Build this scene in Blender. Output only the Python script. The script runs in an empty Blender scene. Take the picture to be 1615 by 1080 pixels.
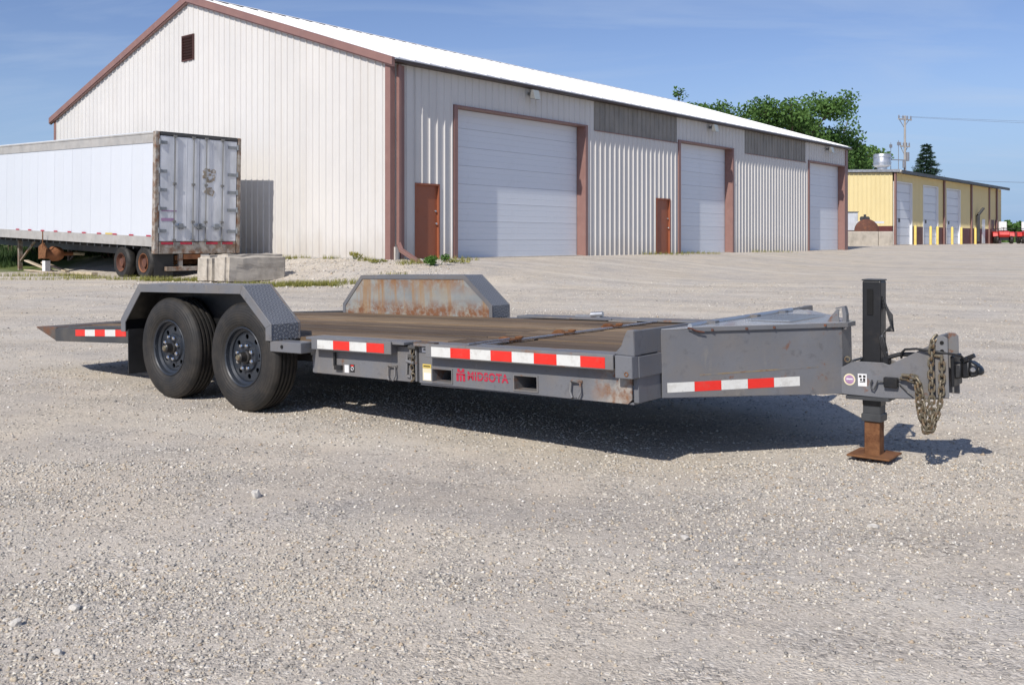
import bpy, bmesh, math, random
import numpy as np
from mathutils import Vector, Matrix, noise as mnoise

random.seed(7)
rng = np.random.default_rng(7)
S = bpy.context.scene
COL = S.collection
PI = math.pi

# ------------------------------------------------------------------ camera
CAM_H = 1.21
cam_data = bpy.data.cameras.new('camera')
cam = bpy.data.objects.new('camera', cam_data)
COL.objects.link(cam)
cam.location = (0, 0, CAM_H)
cam.rotation_euler = (math.radians(90), 0, 0)
cam_data.sensor_width = 36.0
cam_data.lens = 1508.0 / 1615.0 * 36.0
cam_data.shift_y = -162.0 / 1615.0
cam_data.clip_start = 0.05
cam_data.clip_end = 6000
S.camera = cam

# ------------------------------------------------------------------ world + sun
SUN_EL = math.radians(41.3)
SUN_TRAVEL = math.radians(59.8)          # horizontal heading of the sunlight, from +X
tx, ty = math.cos(SUN_TRAVEL), math.sin(SUN_TRAVEL)
world = bpy.data.worlds.new('World')
S.world = world
world.use_nodes = True
wn, wl = world.node_tree.nodes, world.node_tree.links
bg = wn['Background']
sky = wn.new('ShaderNodeTexSky')
sky.sky_type = 'NISHITA'
sky.sun_disc = False
sky.sun_elevation = SUN_EL
sky.sun_rotation = math.atan2(-tx, -ty)
sky.altitude = 200
sky.air_density = 1.0
sky.dust_density = 0.6
sky.ozone_density = 1.6
# thin cirrus veils mixed over the sky, by direction
tc = wn.new('ShaderNodeTexCoord')
sep = wn.new('ShaderNodeSeparateXYZ'); wl.new(tc.outputs['Generated'], sep.inputs[0])
mx = wn.new('ShaderNodeMath'); mx.operation = 'MAXIMUM'; mx.inputs[1].default_value = 0.0
wl.new(sep.outputs[2], mx.inputs[0])
ad = wn.new('ShaderNodeMath'); ad.operation = 'ADD'; ad.inputs[1].default_value = 0.12
wl.new(mx.outputs[0], ad.inputs[0])
dv = wn.new('ShaderNodeVectorMath'); dv.operation = 'DIVIDE'
cmb = wn.new('ShaderNodeCombineXYZ')
for i in range(3):
    wl.new(ad.outputs[0], cmb.inputs[i])
wl.new(tc.outputs['Generated'], dv.inputs[0]); wl.new(cmb.outputs[0], dv.inputs[1])
mp = wn.new('ShaderNodeMapping'); mp.inputs['Scale'].default_value = (0.55, 1.5, 1.0)
mp.inputs['Rotation'].default_value = (0, 0, 0.5)
wl.new(dv.outputs[0], mp.inputs[0])
cn_ = wn.new('ShaderNodeTexNoise'); cn_.inputs['Scale'].default_value = 1.1
cn_.inputs['Detail'].default_value = 7; cn_.inputs['Roughness'].default_value = 0.55
cn_.inputs['Distortion'].default_value = 0.6
wl.new(mp.outputs[0], cn_.inputs[0])
cr = wn.new('ShaderNodeMapRange'); cr.inputs[1].default_value = 0.47; cr.inputs[2].default_value = 0.85
cr.inputs[3].default_value = 0.0; cr.inputs[4].default_value = 0.62
wl.new(cn_.outputs[0], cr.inputs[0])
mixw = wn.new('ShaderNodeMix'); mixw.data_type = 'RGBA'
# bluer, flatter summer sky: tint, and a blue-white band low down instead of the model's greenish horizon
tint = wn.new('ShaderNodeMix'); tint.data_type = 'RGBA'; tint.blend_type = 'MULTIPLY'; tint.inputs[0].default_value = 1.0
wl.new(sky.outputs[0], tint.inputs[6]); tint.inputs[7].default_value = (1.0, 1.03, 1.27, 1)
hz = wn.new('ShaderNodeMapRange'); hz.interpolation_type = 'SMOOTHSTEP'
hz.inputs[1].default_value = 0.0; hz.inputs[2].default_value = 0.20; hz.inputs[3].default_value = 0.88; hz.inputs[4].default_value = 0.0
wl.new(sep.outputs[2], hz.inputs[0])
low = wn.new('ShaderNodeMix'); low.data_type = 'RGBA'
wl.new(hz.outputs[0], low.inputs[0]); wl.new(tint.outputs[2], low.inputs[6]); low.inputs[7].default_value = (3.25, 5.15, 8.1, 1)
wl.new(cr.outputs[0], mixw.inputs[0]); wl.new(low.outputs[2], mixw.inputs[6])
mixw.inputs[7].default_value = (5.6, 6.8, 8.8, 1)
wl.new(mixw.outputs[2], bg.inputs[0])
bg.inputs[1].default_value = 0.085

sun_l = bpy.data.lights.new('sun', 'SUN')
sun_l.energy = 4.2
sun_l.angle = math.radians(0.55)
sun_l.color = (1.0, 0.945, 0.865)
sun = bpy.data.objects.new('sun', sun_l)
COL.objects.link(sun)
dirv = Vector((tx * math.cos(SUN_EL), ty * math.cos(SUN_EL), -math.sin(SUN_EL)))
sun.rotation_euler = dirv.to_track_quat('-Z', 'Y').to_euler()
sun.location = (-20, -30, 40)

S.view_settings.view_transform = 'Standard'
S.view_settings.look = 'None'
S.view_settings.exposure = 0.10
S.view_settings.gamma = 1.0
S.view_settings.use_curve_mapping = False

# ------------------------------------------------------------------ helpers
def root(name, loc, rz=0.0, label=None, cat=None, group=None):
    o = bpy.data.objects.new(name, None)
    COL.objects.link(o)
    o.location = loc
    o.rotation_euler = (0, 0, rz)
    o.empty_display_size = 0.2
    tag(o, label, cat, group)
    return o

def tag(o, label=None, cat=None, group=None, kind=None):
    if label: o['label'] = label
    if cat: o['category'] = cat
    if group: o['group'] = group
    if kind: o['kind'] = kind
    return o

def children(o):
    return [c for c in bpy.data.objects if c.parent == o]

class MB:
    """collects boxes, prisms, tubes, lathes; build() links them as one mesh object"""
    def __init__(s):
        s.v = []; s.f = []; s.m = []; s.cur = 0
    def mat(s, i):
        s.cur = i; return s
    def add(s, vs, fs):
        b = len(s.v)
        s.v.extend([tuple(p) for p in vs])
        s.f.extend([tuple(i + b for i in f) for f in fs])
        s.m.extend([s.cur] * len(fs))
        return s
    def box(s, x0, x1, y0, y1, z0, z1):
        return s.add([(x0,y0,z0),(x1,y0,z0),(x1,y1,z0),(x0,y1,z0),(x0,y0,z1),(x1,y0,z1),(x1,y1,z1),(x0,y1,z1)],
                     [(3,2,1,0),(4,5,6,7),(0,1,5,4),(1,2,6,5),(2,3,7,6),(3,0,4,7)])
    def bar(s, p, q, w, h, up=(0,0,1)):
        p, q = Vector(p), Vector(q)
        d = (q - p).normalized(); u = Vector(up)
        a = d.cross(u)
        if a.length < 1e-5: a = d.cross(Vector((1,0,0)))
        a.normalize(); b = a.cross(d).normalized()
        a *= w / 2; b *= h / 2
        vs = [p-a-b, p+a-b, p+a+b, p-a+b, q-a-b, q+a-b, q+a+b, q-a+b]
        return s.add(vs, [(0,1,2,3),(7,6,5,4),(0,4,5,1),(1,5,6,2),(2,6,7,3),(3,7,4,0)])
    def prism(s, poly, a, b, axis='y'):
        """poly in the two remaining axes, extruded a..b along axis"""
        n = len(poly)
        def P(p, w):
            if axis == 'y': return (p[0], w, p[1])
            if axis == 'x': return (w, p[0], p[1])
            return (p[0], p[1], w)
        vs = [P(p, a) for p in poly] + [P(p, b) for p in poly]
        fs = [tuple(range(n)), tuple(range(2*n-1, n-1, -1))]
        fs += [(i, i+n, (i+1) % n + n, (i+1) % n) for i in range(n)]
        return s.add(vs, fs)
    def tube(s, pts, r, n=8, cap=True):
        pts = [Vector(p) for p in pts]
        rs = r if isinstance(r, (list, tuple)) else [r] * len(pts)
        vs = []; fs = []
        ref = Vector((0,0,1))
        d0 = (pts[1] - pts[0]).normalized()
        if abs(d0.dot(ref)) > 0.95: ref = Vector((1,0,0))
        for i, p in enumerate(pts):
            d = (pts[min(i+1, len(pts)-1)] - pts[max(i-1, 0)]).normalized()
            a = d.cross(ref)
            if a.length < 1e-4: a = d.orthogonal()
            a.normalize(); b = d.cross(a)
            ref = a.cross(d) if abs(d.dot(ref)) > 0.98 else ref
            for k in range(n):
                t = 2 * PI * k / n
                vs.append(p + a * (rs[i] * math.cos(t)) + b * (rs[i] * math.sin(t)))
        for i in range(len(pts) - 1):
            for k in range(n):
                fs.append((i*n+k, i*n+(k+1) % n, (i+1)*n+(k+1) % n, (i+1)*n+k))
        if cap:
            fs.append(tuple(range(n-1, -1, -1)))
            fs.append(tuple(range((len(pts)-1)*n, len(pts)*n)))
        return s.add(vs, fs)
    def lathe(s, prof, n=32, axis='y', c=(0,0,0), closed=False):
        """prof = list of (radius, position along axis)"""
        vs = []; fs = []
        for r, w in prof:
            for k in range(n):
                t = 2 * PI * k / n
                a, b = r * math.cos(t), r * math.sin(t)
                p = (a, w, b) if axis == 'y' else ((a, b, w) if axis == 'z' else (w, a, b))
                vs.append((p[0]+c[0], p[1]+c[1], p[2]+c[2]))
        m = len(prof)
        for i in range(m if closed else m-1):
            j = (i+1) % m
            for k in range(n):
                fs.append((i*n+k, i*n+(k+1) % n, j*n+(k+1) % n, j*n+k))
        return s.add(vs, fs)
    def torus(s, c, R, r, axis='y', n=16, m=6, stretch=None):
        vs = []; fs = []
        for i in range(n):
            t = 2*PI*i/n
            for j in range(m):
                u = 2*PI*j/m
                rr = R + r*math.cos(u)
                a, b, w = rr*math.cos(t), rr*math.sin(t), r*math.sin(u)
                if stretch: b += math.copysign(stretch, math.sin(t)) if abs(math.sin(t)) > 1e-6 else 0
                p = (a, w, b) if axis == 'y' else ((a, b, w) if axis == 'z' else (w, a, b))
                vs.append((p[0]+c[0], p[1]+c[1], p[2]+c[2]))
        for i in range(n):
            for j in range(m):
                fs.append((i*m+j, ((i+1) % n)*m+j, ((i+1) % n)*m+(j+1) % m, i*m+(j+1) % m))
        return s.add(vs, fs)
    def build(s, name, mats, parent=None, smooth=None, bevel=0, seg=1, rot=None, loc=None, label=None, normals=True):
        me = bpy.data.meshes.new(name)
        me.from_pydata(s.v, [], s.f)
        if not isinstance(mats, (list, tuple)): mats = [mats]
        for m in mats: me.materials.append(m)
        if len(mats) > 1:
            me.polygons.foreach_set('material_index', s.m)
        if normals and len(s.f) < 60000:
            bm = bmesh.new(); bm.from_mesh(me)
            bmesh.ops.recalc_face_normals(bm, faces=bm.faces)
            bm.to_mesh(me); bm.free()
        if smooth:
            me.polygons.foreach_set('use_smooth', [True] * len(me.polygons))
            me.set_sharp_from_angle(angle=math.radians(smooth))
        me.update()
        o = bpy.data.objects.new(name, me)
        COL.objects.link(o)
        if parent: o.parent = parent
        if rot: o.rotation_euler = rot
        if loc: o.location = loc
        if bevel:
            b = o.modifiers.new('bevel', 'BEVEL')
            b.width = bevel; b.segments = seg; b.limit_method = 'ANGLE'; b.angle_limit = math.radians(35)
        if label: o['label'] = label
        return o

def copy_obj(o, parent, loc=None, rot=None):
    c = o.copy(); COL.objects.link(c); c.parent = parent
    if loc is not None: c.location = loc
    if rot is not None: c.rotation_euler = rot
    return c

def copy_tree(o, parent=None):
    kids = children(o)
    c = o.copy(); COL.objects.link(c); c.parent = parent
    for k in kids: copy_tree(k, c)
    return c

# ------------------------------------------------------------------ materials
def new_mat(name):
    m = bpy.data.materials.new(name); m.use_nodes = True
    return m, m.node_tree.nodes, m.node_tree.links, m.node_tree.nodes['Principled BSDF']

def _noise(N, L, vec, scale, detail=5, rough=0.6, sc=None, dist=0.0):
    if sc:
        mpn = N.new('ShaderNodeMapping'); mpn.inputs['Scale'].default_value = sc
        L.new(vec, mpn.inputs[0]); vec = mpn.outputs[0]
    t = N.new('ShaderNodeTexNoise'); t.inputs['Scale'].default_value = scale
    t.inputs['Detail'].default_value = detail; t.inputs['Roughness'].default_value = rough
    t.inputs['Distortion'].default_value = dist
    L.new(vec, t.inputs[0])
    return t.outputs[0]

def _range(N, L, val, a, b, c=0.0, d=1.0):
    r = N.new('ShaderNodeMapRange'); r.inputs[1].default_value = a; r.inputs[2].default_value = b
    r.inputs[3].default_value = c; r.inputs[4].default_value = d
    L.new(val, r.inputs[0]); return r.outputs[0]

def _mix(N, L, fac, a, b, mode='MIX'):
    m = N.new('ShaderNodeMix'); m.data_type = 'RGBA'; m.blend_type = mode
    for sock, v in ((m.inputs[0], fac), (m.inputs[6], a), (m.inputs[7], b)):
        if hasattr(v, 'is_linked') or hasattr(v, 'links'): L.new(v, sock)
        elif isinstance(v, (int, float)): sock.default_value = v
        else: sock.default_value = (*v, 1) if len(v) == 3 else v
    return m.outputs[2]

def paint(name, c, rough=0.5, metal=0.0, var=0.12, vscale=3.0, layers=(), bump=0.0, bscale=40, spec=0.5, rnd=0.0, rvar=0.12):
    """layers: (color, scale, lo, hi, amount, stretch) noise-masked overlays"""
    m, N, L, B = new_mat(name)
    tcn = N.new('ShaderNodeTexCoord'); v = tcn.outputs['Object']
    n0 = _noise(N, L, v, vscale, 6, 0.65)
    dark = tuple(x * (1 - var) for x in c); lite = tuple(min(1, x * (1 + var)) for x in c)
    colr = _mix(N, L, _range(N, L, n0, 0.3, 0.7), dark, lite)
    if rnd:
        oi = N.new('ShaderNodeObjectInfo')
        colr = _mix(N, L, 1.0, colr, _mix(N, L, oi.outputs['Random'], (1-rnd,)*3, (1+rnd,)*3), 'MULTIPLY')
    for i, (lc, ls, lo, hi, am, st) in enumerate(layers):
        ln = _noise(N, L, v, ls, 7, 0.68, st)
        colr = _mix(N, L, _range(N, L, ln, lo, hi, 0, am), colr, lc)
    L.new(colr, B.inputs['Base Color'])
    L.new(_range(N, L, n0, 0.3, 0.7, max(0.03, rough - rvar), min(1, rough + rvar)), B.inputs['Roughness'])
    B.inputs['Metallic'].default_value = metal
    B.inputs['Specular IOR Level'].default_value = spec
    if bump:
        bn = _noise(N, L, v, bscale, 4, 0.6)
        b = N.new('ShaderNodeBump'); b.inputs['Strength'].default_value = bump
        b.inputs['Distance'].default_value = 0.01
        L.new(bn, b.inputs['Height']); L.new(b.outputs[0], B.inputs['Normal'])
    return m

RUST = (0.17, 0.065, 0.025)
RUST_L = (0.20, 0.095, 0.045)
DIRT = (0.20, 0.165, 0.125)
M = {}
M['grey'] = paint('trailer_grey_paint', (0.150, 0.154, 0.167), 0.45, 0.0, 0.10, 4, [
    (DIRT, 2.5, 0.46, 0.75, 0.6, None), ((0.085, 0.085, 0.09), 16, 0.56, 0.70, 0.55, None), ((0.26,0.23,0.19), 9, 0.58, 0.72, 0.5, (1,1,0.3)),
    (RUST, 7.0, 0.63, 0.70, 0.8, None), ((0.30,0.30,0.31), 30, 0.66, 0.75, 0.5, (1,1,0.25))], 0.12, 60, 0.35)
M['lid'] = paint('box_lid_sky_lightened_grey', (0.36, 0.37, 0.39), 0.14, 0.0, 0.06, 3, [(DIRT, 4, 0.55, 0.8, 0.3, None)], 0.02, 20, 0.8, rvar=0.05)  # glossy trailer grey, base lightened to paint in the reflected sky
M['greyworn'] = paint('trailer_grey_worn_paint', (0.165, 0.168, 0.177), 0.5, 0.0, 0.12, 5, [
    (DIRT, 3.5, 0.42, 0.7, 0.6, None), (RUST_L, 6.0, 0.56, 0.66, 0.85, None), (RUST, 14, 0.62, 0.7, 0.8, None)], 0.15, 60)
M['dark'] = paint('dark_chassis_paint', (0.045, 0.047, 0.05), 0.5, 0, 0.2, 4, [(DIRT, 3, 0.5, 0.8, 0.4, None)], 0.1)
M['black'] = paint('black_paint', (0.011, 0.011, 0.012), 0.42, 0, 0.2, 5, [(DIRT, 4, 0.55, 0.8, 0.22, None)], 0.08)
M['blackrub'] = paint('black_rubber_cable', (0.02, 0.02, 0.021), 0.55, 0, 0.2, 9)
M['rust'] = paint('rust_brown', RUST_L, 0.85, 0, 0.25, 9, [((0.10,0.04,0.02), 12, 0.45, 0.65, 0.8, None), ((0.34,0.17,0.07), 20, 0.6, 0.75, 0.6, None)], 0.4, 90, 0.2)
M['tailsteel'] = paint('worn_tail_steel', (0.10, 0.085, 0.072), 0.6, 0.1, 0.3, 6, [(RUST, 5, 0.5, 0.62, 0.8, None)], 0.2, 60)
M['darkrust'] = paint('dark_red_rust', (0.11, 0.045, 0.03), 0.85, 0, 0.25, 4, [((0.2,0.08,0.04), 6, 0.5, 0.65, 0.7, None)], 0.3, 60)
M['rustyend'] = paint('rust_blistered_grey', (0.150, 0.154, 0.167), 0.48, 0.0, 0.10, 4, [(DIRT, 2.5, 0.46, 0.75, 0.6, None), ((0.085, 0.085, 0.09), 16, 0.56, 0.70, 0.55, None)], 0.2, 60, 0.35)
def rust_towards_front(m, x0, x1):
    N, L = m.node_tree.nodes, m.node_tree.links
    B = N['Principled BSDF']; src = B.inputs['Base Color'].links[0].from_socket
    tcn = N.new('ShaderNodeTexCoord'); v = tcn.outputs['Object']
    sp = N.new('ShaderNodeSeparateXYZ'); L.new(v, sp.inputs[0])
    g = _range(N, L, sp.outputs[0], x0, x1)
    for c, sc, lo, hi in (((0.36, 0.33, 0.29), 6, 0.38, 0.58), (RUST_L, 8, 0.46, 0.60), (RUST, 15, 0.56, 0.66)):
        mu = N.new('ShaderNodeMath'); mu.operation = 'MULTIPLY'
        L.new(g, mu.inputs[0]); L.new(_range(N, L, _noise(N, L, v, sc, 7, 0.68), lo, hi, 0, 0.9), mu.inputs[1])
        src = _mix(N, L, mu.outputs[0], src, c)
    L.new(src, B.inputs['Base Color'])
rust_towards_front(M['rustyend'], 2.86, 3.0)
M['chain'] = paint('weathered_chain_steel', (0.20, 0.175, 0.125), 0.5, 0.5, 0.3, 40, [(RUST, 30, 0.5, 0.62, 0.8, None), ((0.12,0.15,0.09), 25, 0.55, 0.7, 0.6, None)], 0.2, 200)
M['steel'] = paint('bright_steel', (0.55, 0.55, 0.56), 0.3, 0.9, 0.15, 20, [(RUST, 40, 0.62, 0.72, 0.7, None)])
M['rim'] = paint('wheel_slate_paint', (0.024, 0.029, 0.038), 0.36, 0, 0.12, 8, [(DIRT, 5, 0.56, 0.85, 0.25, None)], 0.05)
M['nutsteel'] = paint('polished_nut_steel', (0.75, 0.75, 0.74), 0.16, 1.0, 0.1, 20)
M['hole'] = paint('dark_void', (0.006, 0.006, 0.006), 0.9, 0, 0.1, 5)
M['redtape'] = paint('red_reflective_tape', (0.72, 0.028, 0.018), 0.35, 0, 0.08, 12, [(DIRT, 16, 0.56, 0.75, 0.45, None)], 0.05, 200)
M['whitetape'] = paint('white_reflective_tape', (0.66, 0.66, 0.63), 0.35, 0, 0.06, 12, [(DIRT, 12, 0.50, 0.75, 0.5, None), ((0.2,0.2,0.2), 26, 0.64, 0.7, 0.6, None)], 0.05, 200)
M['redtxt'] = paint('red_lettering', (0.42, 0.02, 0.05), 0.45, 0, 0.1, 20)
M['whitestk'] = paint('white_sticker', (0.72, 0.72, 0.72), 0.4, 0, 0.05, 20)
M['yellowstk'] = paint('yellow_sticker', (0.62, 0.46, 0.10), 0.4, 0, 0.08, 20, [(DIRT, 14, 0.55, 0.8, 0.5, None)])
M['creamstk'] = paint('cream_sticker', (0.70, 0.62, 0.42), 0.4, 0, 0.06, 20)
M['purplestk'] = paint('purple_sticker', (0.36, 0.22, 0.36), 0.4, 0, 0.2, 60)
M['ink'] = paint('black_ink', (0.02, 0.02, 0.022), 0.5, 0, 0.1, 20)

# tread plate: diamond relief
def tread_mat():
    m, N, L, B = new_mat('tread_plate_grey')
    tcn = N.new('ShaderNodeTexCoord'); v = tcn.outputs['Object']
    def waves(rotz):
        s0 = N.new('ShaderNodeSeparateXYZ'); L.new(v, s0.inputs[0])
        sb = N.new('ShaderNodeMath'); sb.operation = 'SUBTRACT'; L.new(s0.outputs[0], sb.inputs[0]); L.new(s0.outputs[2], sb.inputs[1])
        c0 = N.new('ShaderNodeCombineXYZ'); L.new(sb.outputs[0], c0.inputs[0]); L.new(s0.outputs[1], c0.inputs[1])
        mpn = N.new('ShaderNodeMapping'); mpn.inputs['Rotation'].default_value = (0, 0, rotz)
        L.new(c0.outputs[0], mpn.inputs[0])
        sx = N.new('ShaderNodeSeparateXYZ'); L.new(mpn.outputs[0], sx.inputs[0])
        out = []
        for ax, fr in ((0, 120.0), (1, 210.0)):
            mu = N.new('ShaderNodeMath'); mu.operation = 'MULTIPLY'; mu.inputs[1].default_value = fr
            L.new(sx.outputs[ax], mu.inputs[0])
            sn = N.new('ShaderNodeMath'); sn.operation = 'SINE'; L.new(mu.outputs[0], sn.inputs[0])
            out.append(sn.outputs[0])
        pr = N.new('ShaderNodeMath'); pr.operation = 'MULTIPLY'
        L.new(out[0], pr.inputs[0]); L.new(out[1], pr.inputs[1])
        return pr.outputs[0]
    w = N.new('ShaderNodeMath'); w.operation = 'MAXIMUM'
    L.new(waves(PI/4), w.inputs[0]); L.new(waves(-PI/4), w.inputs[1])
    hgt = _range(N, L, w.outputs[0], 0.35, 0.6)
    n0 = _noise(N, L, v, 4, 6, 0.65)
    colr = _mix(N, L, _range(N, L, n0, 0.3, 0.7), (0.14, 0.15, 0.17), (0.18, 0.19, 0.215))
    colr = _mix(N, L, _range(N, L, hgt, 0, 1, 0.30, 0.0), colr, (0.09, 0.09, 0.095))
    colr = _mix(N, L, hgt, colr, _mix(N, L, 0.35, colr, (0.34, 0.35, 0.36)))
    colr = _mix(N, L, _range(N, L, _noise(N, L, v, 7, 6, 0.7), 0.6, 0.75, 0, 0.6), colr, DIRT)
    L.new(colr, B.inputs['Base Color']); B.inputs['Roughness'].default_value = 0.34
    b = N.new('ShaderNodeBump'); b.inputs['Strength'].default_value = 1.0; b.inputs['Distance'].default_value = 0.007
    L.new(hgt, b.inputs['Height']); L.new(b.outputs[0], B.inputs['Normal'])
    return m
M['tread'] = tread_mat()

# rust-streaked inner fender
def rusty_panel():
    m, N, L, B = new_mat('rust_streaked_panel')
    tcn = N.new('ShaderNodeTexCoord'); v = tcn.outputs['Object']
    n0 = _noise(N, L, v, 5, 6, 0.6)
    colr = _mix(N, L, _range(N, L, n0, 0.3, 0.7), (0.20, 0.215, 0.22), (0.29, 0.30, 0.29))
    colr = _mix(N, L, _range(N, L, _noise(N, L, v, 4, 5, 0.6), 0.4, 0.7, 0, 0.55), colr, (0.36, 0.30, 0.20))
    st = _noise(N, L, v, 11, 5, 0.6, (1, 1, 0.10))
    colr = _mix(N, L, _range(N, L, st, 0.50, 0.62, 0, 0.85), colr, (0.30, 0.19, 0.095))
    sx = N.new('ShaderNodeSeparateXYZ'); L.new(v, sx.inputs[0])
    hi = _range(N, L, sx.outputs[2], 0.70, 0.86)
    lo = _range(N, L, sx.outputs[2], 0.68, 0.58)
    for edge, sc, c2 in ((hi, 9, (0.24, 0.115, 0.045)), (lo, 13, (0.19, 0.085, 0.04))):
        nn = _noise(N, L, v, sc, 6, 0.7)
        ad_ = N.new('ShaderNodeMath'); ad_.operation = 'MULTIPLY'
        L.new(edge, ad_.inputs[0]); L.new(_range(N, L, nn, 0.40, 0.58), ad_.inputs[1])
        colr = _mix(N, L, ad_.outputs[0], colr, c2)
    L.new(colr, B.inputs['Base Color']); B.inputs['Roughness'].default_value = 0.6
    return m
M['rustpanel'] = rusty_panel()

def wood_mat(name, a, b, c, rough=0.8):
    m, N, L, B = new_mat(name)
    tcn = N.new('ShaderNodeTexCoord'); v = tcn.outputs['Object']
    oi = N.new('ShaderNodeObjectInfo')
    cb = N.new('ShaderNodeCombineXYZ'); L.new(oi.outputs['Random'], cb.inputs[0])
    sc = N.new('ShaderNodeVectorMath'); sc.operation = 'SCALE'; sc.inputs['Scale'].default_value = 37.0
    L.new(cb.outputs[0], sc.inputs[0])
    av = N.new('ShaderNodeVectorMath'); av.operation = 'ADD'; L.new(v, av.inputs[0]); L.new(sc.outputs[0], av.inputs[1])
    vv = av.outputs[0]
    g1 = _noise(N, L, vv, 30, 6, 0.6, (0.05, 1, 1), 0.4)
    g2 = _noise(N, L, vv, 110, 4, 0.6, (0.03, 1, 1))
    p = _noise(N, L, vv, 1.6, 6, 0.7, (0.6, 1.5, 1))
    colr = _mix(N, L, _range(N, L, g1, 0.3, 0.7), a, b)
    colr = _mix(N, L, _range(N, L, g2, 0.5, 0.75, 0, 0.6), colr, tuple(x * 0.55 for x in a))
    colr = _mix(N, L, _range(N, L, p, 0.45, 0.75, 0, 0.65), colr, c)
    colr = _mix(N, L, 1.0, colr, _mix(N, L, oi.outputs['Random'], (0.62, 0.60, 0.58), (1.42, 1.34, 1.16)), 'MULTIPLY')
    L.new(colr, B.inputs['Base Color']); B.inputs['Roughness'].default_value = rough
    B.inputs['Specular IOR Level'].default_value = 0.25
    bp = N.new('ShaderNodeBump'); bp.inputs['Strength'].default_value = 0.35; bp.inputs['Distance'].default_value = 0.006
    L.new(g1, bp.inputs['Height']); L.new(bp.outputs[0], B.inputs['Normal'])
    return m
M['wood'] = wood_mat('weathered_deck_wood', (0.105, 0.077, 0.056), (0.215, 0.158, 0.110), (0.24, 0.195, 0.15))
M['oldwood'] = wood_mat('grey_scrap_wood', (0.32, 0.27, 0.22), (0.50, 0.45, 0.38), (0.55, 0.51, 0.46))

def tyre_mat(name, c=(0.016, 0.0155, 0.015)):
    m, N, L, B = new_mat(name)
    tcn = N.new('ShaderNodeTexCoord'); v = tcn.outputs['Object']
    n0 = _noise(N, L, v, 7, 6, 0.7)
    colr = _mix(N, L, _range(N, L, n0, 0.40, 0.80), c, (0.050, 0.042, 0.034))
    sx = N.new('ShaderNodeSeparateXYZ'); L.new(v, sx.inputs[0])
    ln = N.new('ShaderNodeVectorMath'); ln.operation = 'LENGTH'
    cb = N.new('ShaderNodeCombineXYZ'); L.new(sx.outputs[0], cb.inputs[0]); L.new(sx.outputs[2], cb.inputs[2])
    L.new(cb.outputs[0], ln.inputs[0])
    wv = N.new('ShaderNodeMath'); wv.operation = 'MULTIPLY'; wv.inputs[1].default_value = 330
    L.new(ln.outputs['Value'], wv.inputs[0])
    sn = N.new('ShaderNodeMath'); sn.operation = 'SINE'; L.new(wv.outputs[0], sn.inputs[0])
    b = N.new('ShaderNodeBump'); b.inputs['Strength'].default_value = 0.22; b.inputs['Distance'].default_value = 0.004
    L.new(sn.outputs[0], b.inputs['Height']); L.new(b.outputs[0], B.inputs['Normal'])
    L.new(colr, B.inputs['Base Color']); B.inputs['Roughness'].default_value = 0.62
    B.inputs['Specular IOR Level'].default_value = 0.4
    return m
M['tyre'] = tyre_mat('dusty_tyre_rubber')

# building
M['siding'] = paint('white_steel_siding', (0.61, 0.592, 0.565), 0.5, 0, 0.035, 0.5, [((0.52,0.47,0.40), 1.3, 0.52, 0.8, 0.30, (1,1,0.12))], 0, spec=0.35)
def wall_wear(m, zd, amount, colour):
    N, L = m.node_tree.nodes, m.node_tree.links
    B = N['Principled BSDF']; src = B.inputs['Base Color'].links[0].from_socket
    tcn = N.new('ShaderNodeTexCoord'); v = tcn.outputs['Object']
    sp = N.new('ShaderNodeSeparateXYZ'); L.new(v, sp.inputs[0])
    nz = _noise(N, L, v, 1.6, 6, 0.65, (1, 1, 0.4))
    hh = N.new('ShaderNodeMath'); hh.operation = 'ADD'; L.new(sp.outputs[2], hh.inputs[0]); L.new(_range(N, L, nz, 0.3, 0.7, 0.35, -0.35), hh.inputs[1])
    fac = _range(N, L, hh.outputs[0], 0.0, zd, amount, 0.0)
    colr = _mix(N, L, fac, src, colour)
    su = N.new('ShaderNodeMath'); su.operation = 'ADD'; L.new(sp.outputs[0], su.inputs[0]); L.new(sp.outputs[1], su.inputs[1])
    dv_ = N.new('ShaderNodeMath'); dv_.operation = 'MULTIPLY'; dv_.inputs[1].default_value = 1 / 0.915; L.new(su.outputs[0], dv_.inputs[0])
    fl = N.new('ShaderNodeMath'); fl.operation = 'FLOOR'; L.new(dv_.outputs[0], fl.inputs[0])
    wn_ = N.new('ShaderNodeTexWhiteNoise'); wn_.noise_dimensions = '1D'; L.new(fl.outputs[0], wn_.inputs['W'])
    colr = _mix(N, L, 1.0, colr, _mix(N, L, wn_.outputs['Value'], (0.985, 0.983, 0.98), (1.015, 1.013, 1.01)), 'MULTIPLY')
    L.new(colr, B.inputs['Base Color'])
wall_wear(M['siding'], 0.8, 0.42, (0.42, 0.37, 0.31))
M['roof'] = paint('white_roof_steel', (0.80, 0.79, 0.77), 0.4, 0, 0.03, 0.4, [((0.6,0.56,0.5), 0.8, 0.55, 0.85, 0.25, None)])
M['trim'] = paint('brown_trim', (0.245, 0.135, 0.115), 0.5, 0, 0.08, 2, [((0.33,0.23,0.2), 3, 0.55, 0.8, 0.4, None)])
M['gutterd'] = paint('dark_brown_gutter', (0.05, 0.035, 0.03), 0.5, 0, 0.1, 2)
M['mandoor'] = paint('red_brown_door', (0.30, 0.095, 0.045), 0.5, 0, 0.07, 2, [((0.14,0.05,0.03), 4, 0.55, 0.8, 0.4, None)])
M['ohdoor'] = paint('pale_door_paint', (0.68, 0.715, 0.765), 0.45, 0, 0.025, 0.6, [((0.50,0.51,0.53), 1.5, 0.55, 0.8, 0.35, (1,1,0.4))], rnd=0.02)
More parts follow.
